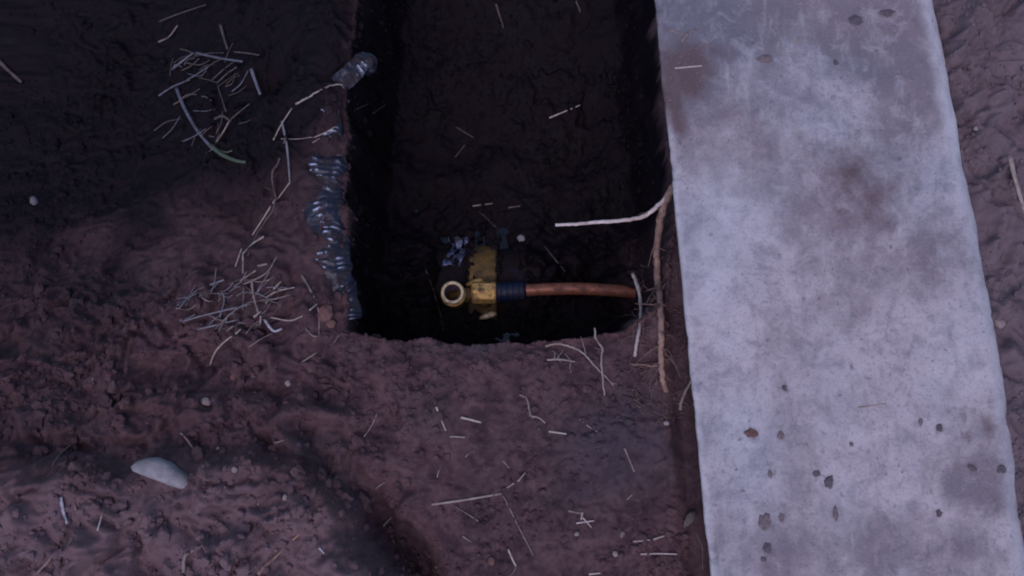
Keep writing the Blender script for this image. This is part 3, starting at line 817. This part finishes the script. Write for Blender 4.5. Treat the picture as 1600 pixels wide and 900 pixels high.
ground_root('grass_edge_root', [(446, 215), (437, 250), (425, 275), (430, 320), (405, 360), (388, 400)], 0.0024, 0.0016, 'straw_dark', 'long dark root winding down the left bank beside pale stems', 0.001, 3, 0.02)
# fine hair roots massed under the slab edge
V, F = [], []
for _ in range(230):
    px, py = rnd.uniform(985, 1088), rnd.uniform(400, 660)
    if px > 1062 + (py - 425) * 0.11: continue
    p = on(px, py, 0.004); d = np.array([rnd.uniform(-1, 1), rnd.uniform(-1, .6), rnd.uniform(-.2, .5)]); d /= np.linalg.norm(d)
    q = [p]; L_ = rnd.uniform(0.008, 0.045)
    for k in range(4):
        d = d + np.array([rnd.uniform(-.6, .6), rnd.uniform(-.6, .6), rnd.uniform(-.6, .2)]); d /= np.linalg.norm(d); q.append(q[-1] + d * L_ / 4)
    v, f = tube(q, [0.0008, 0.0007, 0.0006, 0.0005, 0.0003], 4)
    F += [tuple(i + len(V) for i in ff) for ff in f]; V += v
o = mesh_obj('hair_roots', V, F, M['rootlet']); o['kind'] = 'stuff'; o['label'] = 'fine hair roots matted in the soil under the slab edge'

# ------------------------------------------------------------------ straws, stems and sticks
def stick(name, px, wpx, mat, label, cat='straw', group=None, lift=0.0, follow=False, slab_=False, taper=0.75, parent=None, sink=0.88):
    g = on_slab if slab_ else on
    ends = [g(x, y) for x, y in px]
    P = spline(ends, 5) if len(ends) > 2 else spline(ends, 7)
    if not slab_:
        P = np.array(P); zz = hz(P[:, 0], P[:, 1])
        if follow: P[:, 2] = zz
        else: P[:, 2] += np.quantile(np.maximum(zz - P[:, 2], -0.004), sink)
    dist = np.linalg.norm(np.mean(P, 0) - CAM)
    r = wpx * 0.36 * dist / FPX
    P = [p + np.array([0, 0, r * 0.5 + lift]) for p in P]
    n = len(P)
    R = [r * (1 - (1 - taper) * i / (n - 1)) * (1 + rnd.uniform(-.08, .08)) for i in range(n)]
    V, F = tube(P, R, 7, 0.6)
    o = mesh_obj(name, V, F, M[mat], parent)
    if parent is None: tag(o, label, cat, group)
    return o

GL = 'straws scattered on the lower ledge'
for px, wpx, mat, label in [
    ([(682, 636), (688, 652), (697, 673)], 4.0, 'straw_pale', 'slim pale straw lying upright left of the thick short one on the ledge'),
    ([(720, 652), (752, 660)], 6.0, 'straw_pale', 'short thick whitish straw just below the pit on the ledge'),
    ([(703, 682), (727, 683)], 4.0, 'straw', 'small level straw below the thick short one on the ledge'),
    ([(727, 714), (738, 703)], 5.0, 'straw_dull', 'stubby dull straw chip in the middle of the ledge, left'),
    ([(785, 719), (796, 731)], 4.5, 'straw_dull', 'stubby dull straw chip slanting down above the longest straw'),
    ([(809, 752), (821, 738)], 4.5, 'straw', 'upper of two straw chips in line right of the longest straw'),
    ([(791, 763), (803, 755)], 4.0, 'straw', 'lower of two straw chips in line right of the longest straw'),
    ([(675, 788), (725, 781), (784, 771)], 5.5, 'straw', 'longest thick beige straw on the ledge, near level'),
    ([(786, 774), (812, 826), (833, 867)], 3.2, 'straw_dull', 'long thin straw slanting down from the end of the longest straw'),
    ([(711, 790), (748, 814)], 3.2, 'straw_dull', 'thin dull straw slanting below the longest straw'),
    ([(723, 838), (737, 847)], 4.0, 'straw_dull', 'tiny dull straw bit below the thin slanting straw'),
    ([(794, 858), (800, 872), (806, 884)], 4.6, 'straw_pale', 'short pale straw near the bottom edge of the ledge'),
    ([(806, 884), (802, 894), (792, 902)], 2.6, 'straw_dull', 'thin bent stem curling from the pale straw at the bottom edge'),
    ([(683, 746), (686, 734)], 2.6, 'straw', 'tiny straw splinter above the longest straw'),
    ([(599, 822), (612, 808)], 3.5, 'straw_dull', 'short straw hanging over the dark groove beside the heap'),
    ([(586, 764), (602, 753)], 3.5, 'straw_dull', 'dull straw above the dark groove beside the heap'),
    ([(830, 650), (842, 653), (852, 661)], 3.6, 'straw', 'bent thin straw beside the small hooked root'),
    ([(857, 674), (885, 678)], 4.6, 'straw_pale', 'level pale straw right of the small hooked root'),
    ([(905, 655), (922, 668), (936, 676)], 2.8, 'straw', 'thin twig at the edge of the dark grey clay patch'),
    ([(975, 699), (983, 718), (991, 737)], 5.0, 'straw_dull', 'dull straw standing upright on the dark grey clay patch'),
    ([(979, 781), (988, 772)], 3.0, 'straw_dull', 'tiny dull straw below the dark grey clay patch'),
    ([(888, 798), (908, 802)], 5.0, 'straw_dull', 'dull straw chip left above the crossed straws'),
    ([(910, 800), (908, 812)], 5.5, 'straw', 'stubby straw chip touching the top of the crossed straws'),
    ([(900, 817), (928, 813)], 3.8, 'straw_pale', 'level straw of the crossed pair near the slab'),
    ([(910, 808), (924, 824)], 3.8, 'straw_pale', 'slanting straw of the crossed pair near the slab'),
    ([(989, 846), (1016, 843)], 4.4, 'straw', 'left of two dull straws in line by the slab corner'),
    ([(1020, 843), (1038, 837)], 4.4, 'straw', 'right of two dull straws in line by the slab corner'),
    ([(1000, 865), (1028, 864), (1057, 865)], 3.6, 'straw_pale', 'long level pale straw lowest beside the slab'),
    ([(1086, 830), (1097, 855), (1098, 890)], 2.4, 'straw_dull', 'thin dull stem standing along the foot of the slab'),
    ([(570, 682), (580, 668), (590, 647)], 2.6, 'straw', 'thin curved straw at the left end of the ledge'),
    ([(920, 897), (938, 895)], 5.0, 'straw_pale', 'pale straw scrap cut by the bottom edge of the picture')]:
    stick('straw', px, wpx, mat, label, group=GL)
GP = 'straws down in the pit'
for px, wpx, mat, label in [
    ([(858, 187), (906, 167)], 3.6, 'straw_pale', 'pale straw alone on the dark slope at the back of the pit'),
    ([(739, 323), (770, 319)], 3.4, 'straw', 'level straw on the pit floor above the ochre strap'),
    ([(794, 325), (813, 322)], 2.4, 'straw_dull', 'short faint straw right of the level one above the strap'),
    ([(748, 330), (778, 358)], 2.4, 'straw_dark', 'dark thin straw slanting towards the ochre strap'),
    ([(850, 388), (866, 408), (882, 427)], 3.2, 'straw_dark', 'dark straw slanting above the copper pipe'),
    ([(558, 171), (577, 163)], 3.0, 'straw_dark', 'left of two faint straws at the top left of the pit'),
    ([(585, 181), (606, 166)], 3.0, 'straw_dark', 'right of two faint straws at the top left of the pit'),
    ([(713, 199), (741, 216)], 3.0, 'straw_dark', 'dim straw slanting down in the middle of the back slope'),
    ([(727, 226), (711, 246)], 3.0, 'straw_dark', 'dim straw below the middle of the back slope'),
    ([(775, 8), (787, 46)], 5.0, 'straw_dark', 'dim stem at the top of the back slope'),
    ([(900, 2), (907, 20)], 4.0, 'straw_dark', 'short dim stem at the top right of the back slope'),
    ([(664, 418), (682, 470), (695, 525)], 2.4, 'straw_dark', 'long faint stem left of the upright nozzle')]:
    stick('straw', px, wpx, mat, label, group=GP, follow=(wpx < 2.6))
GB = 'stems on the left bank'
for px, wpx, mat, label in [
    ([(441, 190), (449, 230), (454, 286)], 5.5, 'grass_grey', 'thick grey stem standing tallest on the left bank'),
    ([(454, 286), (433, 314)], 3.6, 'straw', 'slim straw continuing below the thick grey stem'),
    ([(432, 312), (413, 342), (396, 368)], 3.8, 'straw', 'long pale straw in the middle of the left bank'),
    ([(414, 371), (398, 381), (381, 398)], 5.0, 'straw', 'flat wide straw blade near the lower end of the bank'),
    ([(380, 390), (370, 418)], 3.6, 'straw', 'short straw ending the row on the left bank'),
    ([(491, 216), (508, 209), (525, 199)], 3.0, 'straw', 'upper of the twin straws beside the blue plastic'),
    ([(489, 224), (507, 214), (524, 205)], 2.8, 'straw_dull', 'lower of the twin straws beside the blue plastic'),
    ([(440, 218), (466, 218), (489, 215)], 3.0, 'straw_dull', 'dull straw leading to the twin straws'),
    ([(428, 220), (441, 195), (457, 170)], 3.4, 'straw', 'slim straw crossing the top of the thick grey stem'),
    ([(473, 431), (483, 448), (492, 466)], 5.0, 'straw_dull', 'dull stem between the dry grass heap and the lower blue plastic'),
    ([(484, 485), (496, 475)], 3.8, 'straw_pale', 'small pale straw bit above the knotted root'),
    ([(472, 566), (496, 550)], 3.2, 'straw', 'short straw below the knotted root'),
    ([(331, 571), (338, 552), (352, 536), (378, 516)], 4.6, 'straw', 'bent straw blade curving down from the dry grass heap'),
    ([(522, 535), (531, 522)], 2.6, 'straw', 'tiny straw near the lower left corner of the pit'),
    ([(0, 96), (16, 112), (36, 130)], 7.0, 'straw_dark', 'dim broad stem at the far left edge of the bank')]:
    stick('straw', px, wpx, mat, label, group=GB)
GH = 'sticks on the near heap'
for px, wpx, mat, label in [
    ([(96, 777), (100, 797), (106, 818)], 7.0, 'scrap', 'bright whitish stick on the near heap at far left'),
    ([(153, 829), (160, 804)], 3.6, 'straw_pale', 'small bright sliver right of the whitish stick'),
    ([(88, 726), (100, 708), (117, 694)], 4.0, 'straw_dull', 'dull straw arching over a small hollow at far left'),
    ([(286, 676), (296, 686), (306, 700)], 4.0, 'straw_dull', 'dull curved straw above the pale stone'),
    ([(430, 692), (450, 686)], 4.5, 'straw_dull', 'short dull straw at the top edge of the heap'),
    ([(500, 855), (508, 864)], 4.0, 'scrap', 'tiny pale chip near the broken edge of the heap'),
    ([(144, 600), (146, 590)], 3.0, 'straw_dull', 'tiny splinter among the clods at left')]:
    stick('stick', px, wpx, mat, label, 'stick', GH)
stick('stick', [(1576, 245), (1586, 285), (1600, 335)], 9.0, 'straw', 'pale stick on the dusty soil right of the slab', 'stick')
stick('straw', [(1054, 107), (1075, 105), (1097, 103)], 4.4, 'straw_pale', 'pale straw lying on the muddy corner of the slab', slab_=True)
tw = thing('twig', 'small forked twig on the muddy corner of the slab', 'twig')
stick('stem', [(1040, 45), (1054, 50), (1068, 53), (1089, 46)], 3.2, 'straw_dull', '', slab_=True, parent=tw)
stick('side_shoot', [(1074, 52), (1065, 65)], 6.5, 'straw_dull', '', slab_=True, parent=tw)
stick('straw', [(1340, 637), (1362, 634), (1384, 631)], 3.0, 'straw', 'faint pale straw pressed on the middle of the slab', slab_=True)

# dry grass heaps: each a loose tangle of blades that one would scoop up together
def grass_heap(name, label, listed, region, count, mats, lift):
    t = thing(name, label, 'dry grass')
    for px, wpx, mat in listed:
        stick('blade', px, wpx, mat, '', parent=t, lift=rnd.uniform(0.002, lift), sink=0.9)
    cx, cy, rx_, ry_, a0, sp = region
    for _ in range(count):
        r, an = math.sqrt(rnd.random()), rnd.uniform(0, 6.283)
        x, y = cx + rx_ * r * math.cos(an), cy + ry_ * r * math.sin(an)
        a = a0 + rnd.gauss(0, sp); L_ = rnd.uniform(14, 48)
        dx, dy = math.cos(a) * L_ / 2, -math.sin(a) * L_ / 2
        k = rnd.uniform(-6, 6)
        stick('blade', [(x - dx, y - dy), (x + k * .5, y + k), (x + dx, y + dy)], rnd.uniform(1.6, 3.4), rnd.choice(mats), '', parent=t, lift=rnd.uniform(0, lift), sink=0.85)
    return t
grass_heap('grass_heap', 'loose heap of dry grey grass on the left bank below the stems',
    [([(292, 505), (315, 498), (360, 487), (392, 480)], 4, 'grass_grey'), ([(285, 502), (300, 498), (310, 492)], 4, 'grass_grey'), ([(310, 515), (345, 507), (372, 500)], 4, 'grass_grey'),
     ([(305, 468), (330, 455), (345, 440)], 3.5, 'grass_grey'), ([(330, 446), (352, 438)], 5, 'grass_grey'), ([(345, 497), (352, 470), (348, 455)], 4, 'grass_grey'),
     ([(378, 440), (402, 424)], 5, 'straw_dull'), ([(385, 447), (420, 430), (437, 404)], 3.5, 'straw_dull'), ([(405, 417), (420, 414)], 6, 'straw_dull'), ([(397, 440), (400, 465), (407, 490)], 5, 'straw_dull'),
     ([(384, 400), (384, 430)], 4, 'straw_dull'), ([(383, 450), (381, 485)], 3, 'straw_dull'), ([(415, 467), (435, 456), (462, 450)], 4, 'straw'), ([(431, 454), (443, 442)], 4, 'straw'),
     ([(418, 475), (428, 468)], 4, 'straw'), ([(425, 497), (455, 502), (475, 495)], 4, 'straw'), ([(416, 500), (430, 518), (444, 515)], 6, 'scrap'), ([(400, 497), (411, 488)], 5, 'straw'), ([(410, 507), (411, 495)], 5, 'straw'),
     ([(392, 543), (412, 530), (428, 522)], 3, 'straw_dull'), ([(372, 523), (380, 515)], 4, 'straw')],
    (372, 475, 85, 42, 0.45, 0.5), 52, ['grass_grey', 'grass_grey', 'straw_dull', 'straw_dark'], 0.012)
grass_heap('grass_tuft', 'scattered bluish grey dry grass at the top of the left bank',
    [([(252, 38), (272, 30), (300, 20), (325, 12)], 3, 'straw_dark'), ([(250, 68), (266, 60), (280, 42)], 3.5, 'straw_dull'), ([(347, 42), (352, 60), (358, 80)], 6, 'straw_dark'), ([(310, 87), (345, 95), (382, 101)], 6, 'grass_dim'),
     ([(275, 110), (290, 98), (306, 86)], 5, 'grass_dim'), ([(368, 84), (390, 86), (407, 89)], 4, 'straw_dark'), ([(396, 112), (402, 130), (410, 152)], 7.5, 'grass_dim'), ([(342, 132), (358, 118), (372, 108)], 4, 'straw_dark'),
     ([(294, 128), (310, 119), (327, 107)], 3.5, 'grass_dim'), ([(252, 153), (272, 140), (300, 128)], 4, 'grass_dim'), ([(278, 140), (290, 170), (310, 205), (335, 235)], 8, 'grass_dim'), ([(335, 232), (350, 245), (372, 255), (388, 258)], 9, 'grass_green'),
     ([(330, 228), (352, 240), (365, 238)], 6, 'grass_green'), ([(342, 225), (352, 210), (362, 192)], 4.5, 'straw_dull'), ([(364, 190), (378, 178), (393, 166)], 3, 'straw_dark'), ([(340, 190), (352, 186), (365, 194)], 6, 'straw_dark')],
    (325, 150, 75, 85, 0.5, 0.6), 34, ['straw_dark', 'straw_dark', 'grass_dim', 'straw_dark'], 0.010)

# ------------------------------------------------------------------ stones and clods
def rock(name, p, size, ang, mat, label, cat, group=None, rough=0.25, sub=2, seed=0.0):
    V, F = ico(sub); out = []
    R = Matrix.Rotation(ang, 3, 'Z')
    for v in V:
        k = 1 + rough * mnoise.noise(v * 1.3 + Vector((seed, seed * 2, 3))) + rough * 0.5 * mnoise.noise(v * 3.1 + Vector((seed, 1, 7)))
        q = Vector((v.x * size[0] * k, v.y * size[1] * k, v.z * size[2] * k))
        out.append(R @ q + Vector(p))
    o = mesh_obj(name, out, F, M[mat])
    return tag(o, label, cat, group)

op = [(219, 727), (228, 719), (241, 714), (256, 714), (270, 721), (283, 732), (294, 746), (301, 757), (299, 765), (290, 767), (275, 760), (258, 752), (241, 746), (226, 740), (218, 734)]
OP = np.array([on(x, y) for x, y in op]); cen = OP.mean(0); zc = OP[:, 2].mean()
V, F = [], []
for sc_, dz in ((0.86, -0.020), (1.0, -0.006), (0.98, 0.003), (0.86, 0.0085), (0.62, 0.012), (0.32, 0.0135)):
    for q in OP:
        w_ = cen + (q - cen) * sc_
        V.append((w_[0], w_[1], zc + dz + 0.011 + 0.002 * mnoise.noise(Vector((w_[0] * 40, w_[1] * 40, dz * 30)))))
nO = len(OP)
for i in range(5):
    for k in range(nO): F.append((i * nO + k, i * nO + (k + 1) % nO, (i + 1) * nO + (k + 1) % nO, (i + 1) * nO + k)[::-1])
F.append(tuple(5 * nO + k for k in range(nO))[::-1])
o = mesh_obj('stone', V, F, M['stone'])
tag(o, 'large smooth pale grey stone set in the near heap', 'stone')
for k, (px, py, r, mat, label) in enumerate([
    (323, 628, 7, 'pebble', 'whitish pebble in the hollow above the pale stone'), (402, 786, 5.5, 'pebble', 'round light pebble in the middle of the near heap'),
    (446, 777, 4.5, 'pebble', 'light pebble right of the round one on the near heap'), (367, 734, 5, 'pebble', 'light pebble right of the large pale stone'),
    (341, 701, 3, 'pebble', 'tiny light pebble above right of the large pale stone'), (55, 316, 7, 'clod_grey', 'lone bluish pebble on the dark ground at far left'),
    (190, 634, 7, 'pebble_red', 'dull reddish pebble among the clods at left'), (366, 588, 6, 'pebble_red', 'reddish crumb below the dry grass heap'),
    (518, 506, 8, 'pebble_red', 'reddish clod near the lower left corner of the pit'), (509, 489, 12, 'pebble_red', 'larger reddish lump beside the lower end of the blue plastic'),
    (815, 374, 7, 'stone', 'pale blue-grey pebble on the pit floor above the coupling'), (450, 599, 5, 'pebble', 'pale flake on the soil left of the ledge'),
    (901, 834, 4, 'pebble', 'left of two tiny white pebbles near the bottom edge'), (961, 865, 4.5, 'pebble', 'right of two tiny white pebbles near the bottom edge'),
    (972, 835, 5, 'straw_dull', 'dull pebble between the crossed straws and the slab'), (768, 876, 5.5, 'pebble_red', 'reddish pebble in a small hollow of the ledge'),
    (1041, 661, 4, 'pebble', 'tiny light pebble near the slab on the ledge'), (1560, 505, 7, 'pebble', 'light pebble on the dusty soil right of the slab'),
    (1523, 202, 4, 'pebble', 'tiny light pebble on the dusty soil high up right of the slab')]):
    p = on(px, py); s = r * np.linalg.norm(p - CAM) / FPX
    rock('pebble', p + np.array([0, 0, s * 0.25]), (s * rnd.uniform(.9, 1.2), s * rnd.uniform(.75, 1.0), s * 0.6), rnd.uniform(0, 3), mat, label, 'pebble', 'pebbles on the soil', seed=k * 3.7)
for k, (px, py, a, b_, an, mat, label) in enumerate([
    (1174, 677, 13, 8, 0.1, 'pebble_red', 'reddish clod lying on the slab right of its edge'), (1194, 815, 10, 16, 0.3, 'clod', 'largest brown flat clod on the lower slab'),
    (1221, 809, 5, 7, 0.2, 'clod', 'small clod right of the largest brown one'), (1199, 857, 7, 9, -.3, 'clod_dark', 'upper dark clod of the pair at the bottom of the slab'),
    (1193, 874, 4.5, 4.5, 0, 'clod_dark', 'lower dark clod of the pair at the bottom of the slab'), (1275, 740, 7, 5, 0, 'clod_dark', 'left dark clod of the pair in the middle of the lower slab'),
    (1295, 752, 7, 11, .3, 'clod_dark', 'right dark clod of the pair in the middle of the lower slab'), (1225, 606, 5, 6, 0, 'clod_dark', 'single dark clod above the reddish one on the slab'),
    (1220, 680, 6, 8, 0, 'clod', 'faint brown clod right of the reddish one'), (1467, 668, 5, 7, .2, 'clod_dark', 'darkest small clod near the far edge of the slab'),
    (1438, 659, 4, 6, .3, 'clod', 'small clod left of the darkest one near the far edge'), (1518, 730, 8, 4.5, .6, 'clod_dark', 'slanting dark clod near the far edge of the slab'),
    (1565, 733, 8, 6, -.3, 'clod_dark', 'dark flat clod at the very far edge of the slab'), 
    
    (1337, 32, 12, 8, .3, 'clod_dark', 'left dark smear-like clod at the top of the slab'),
    (1386, 20, 13, 6, -.2, 'clod_dark', 'right dark smear-like clod at the top of the slab'), (1195, 92, 13, 8, 0, 'clod', 'brown clod on the upper slab below the muddy corner'),
    (1306, 98, 5, 5, 0, 'clod_dark', 'small round dark clod in the upper middle of the slab'), (1203, 740, 4, 7, 0, 'clod', 'slim brown clod below the reddish one'),
    (1467, 802, 5, 6, 0, 'clod_dark', 'lone small clod on the lower right of the slab'), (1330, 694, 3.5, 4, 0, 'clod', 'tiny clod below the pressed straw'),
    (1249, 63, 5, 7, .6, 'pebble', 'whitish flake on the upper slab'), (1305, 804, 5, 12, 0, 'clod', 'upright brown clod in the lower middle of the slab')]):
    p = on_slab(px, py); s = np.linalg.norm(p - CAM) / FPX
    rock('soil_clod', p + np.array([0, 0, 0.0008]), (a * s * 0.70, b_ * s * 0.72, 0.24 * min(a, b_) * s), -an, mat, label, 'clod', 'clods on the slab', 0.6, 3, 2.2 + k * 1.9)

# dead leaf by the slab
lc = [on(1068, 824, 0.004), on(1075, 811, 0.007), on(1084, 797, 0.005)]
V, F = [], []
for i, wd in enumerate((0.001, 0.004, 0.0065, 0.005, 0.002)):
    f = i / 4; c_ = lc[0] * (1 - f) + lc[2] * f + np.array([0, 0, 0.004 * math.sin(f * 3.1)])
    for s, zz in ((-1, 0.002), (0, -0.001), (1, 0.003)):
        V.append(c_ + np.array([0.8 * s * wd, -0.6 * s * wd, zz]))
for i in range(4):
    for j in range(2): F.append((i * 3 + j, i * 3 + j + 1, i * 3 + j + 4, i * 3 + j + 3))
o = mesh_obj('dead_leaf', V, F, M['leaf'])
sm = o.modifiers.new('thickness', 'SOLIDIFY'); sm.thickness = 0.0008
tag(o, 'curled grey-brown dead leaf on the soil against the slab', 'leaf')

# ------------------------------------------------------------------ loose crumbs of soil, too many to count
def crumbs():
    bv, bf = ico(0)
    B = np.array([tuple(v) for v in bv]); BF = np.array(bf)
    N = 30000
    px = npr.uniform(-60, 1660, N); py = npr.uniform(-80, 960, N)
    dens = fbm(px, py, 170.0, 3, 4.0)
    Vs, Fs, A = [], [], {'wet': [], 'grey': [], 'pale': [], 'warm_lit': []}
    cnt = 0
    for x, y, dn in zip(px, py, dens):
        if rnd.random() > 0.45 + dn * 1.1: continue
        g = at(x, y, RIM)
        if g[0] > slab_x(g[1]) - 0.012 and g[0] < np.interp(g[1], [edgeR[1][1], edgeR[0][1]], [edgeR[1][0], edgeR[0][0]]) + 0.012: continue
        p = on(x, y)
        s = min(0.0013 * math.exp(abs(rnd.gauss(0, 0.78))), 0.008)
        if x < 560 and y > 500 and rnd.random() < 0.03: s = rnd.uniform(0.006, 0.011)
        d = B * (1 + npr.uniform(-.3, .3, (12, 1))) * s * np.array([rnd.uniform(.8, 1.3), rnd.uniform(.8, 1.3), rnd.uniform(.55, .9)])
        Vs.append(d + p + np.array([0, 0, s * 0.1])); Fs.append(BF + cnt); cnt += 12
        for nm, arr in (('wet', WET_SHADE), ('grey', GREY), ('pale', PALE), ('warm_lit', WARM_LIT)):
            A[nm] += [float(samp(arr, p[0], p[1]))] * 12
    # broken clods, thickest on the near heap and below the left bank
    cv, cf = ico(1); CV = np.array([tuple(v) for v in cv]); CF = np.array(cf)
    for _ in range(800):
        x, y = rnd.uniform(-40, 700), rnd.uniform(430, 930)
        if rnd.random() > 0.35 + 1.3 * float(fbm(np.array([x]), np.array([y]), 120.0, 2, 44.0)[0]): continue
        if 330 < x < 545 and y < 560 and rnd.random() < 0.7: continue
        p = on(x, y)
        if samp(S, p[0], p[1]) > -0.012: continue
        if samp(H, p[0], p[1]) > 0.02 and rnd.random() < 0.6: continue
        s = rnd.uniform(0.003, 0.006) if rnd.random() < 0.75 else rnd.uniform(0.006, 0.012)
        o3 = Vector((rnd.uniform(0, 50), rnd.uniform(0, 50), rnd.uniform(0, 50)))
        k = np.array([1 + 0.75 * mnoise.noise(v * 1.1 + o3) + 0.35 * mnoise.noise(v * 2.7 + o3) for v in cv])[:, None]
        d = CV * k * s * np.array([rnd.uniform(.8, 1.4), rnd.uniform(.8, 1.4), rnd.uniform(.5, .8)])
        Vs.append(d + p + np.array([0, 0, s * 0.1])); Fs.append(CF + cnt); cnt += len(CV)
        for nm, arr in (('wet', WET_SHADE), ('grey', GREY), ('pale', PALE), ('warm_lit', WARM_LIT)):
            A[nm] += [float(samp(arr, p[0], p[1]))] * len(CV)
    for _ in range(60):                                   # mud clinging round the clamp
        x, y = (rnd.uniform(728, 782), rnd.uniform(362, 384)) if rnd.random() < 0.4 else (rnd.choice((733, 776)) + rnd.gauss(0, 4), rnd.uniform(366, 440))
        q = at(x, y, -0.345); dy = q[1] - MY
        q[2] = MZ + math.sqrt(max((MR + 0.004) ** 2 - dy * dy, 0.0016))
        q = at(x, y, q[2]); s = rnd.uniform(0.002, 0.007)
        o3 = Vector((rnd.uniform(0, 50), rnd.uniform(0, 50), rnd.uniform(0, 50)))
        k = np.array([1 + 0.8 * mnoise.noise(v * 1.1 + o3) for v in cv])[:, None]
        Vs.append(CV * k * s * np.array([1.2, 1.2, .6]) + q); Fs.append(CF + cnt); cnt += len(CV)
        for nm in A: A[nm] += [0.9 if nm == 'wet' else 0.0] * len(CV)
    V = np.concatenate(Vs); F = np.concatenate(Fs)
    o = mesh_obj('soil_crumbs', V, F.tolist(), M['soil'], smooth_shade=False)
    for nm in A:
        a_ = o.data.attributes.new(nm, 'FLOAT', 'POINT'); a_.data.foreach_set('value', np.array(A[nm], np.float32))
    o['kind'] = 'stuff'; o['label'] = 'loose crumbs of red soil strewn over the ground'
crumbs()
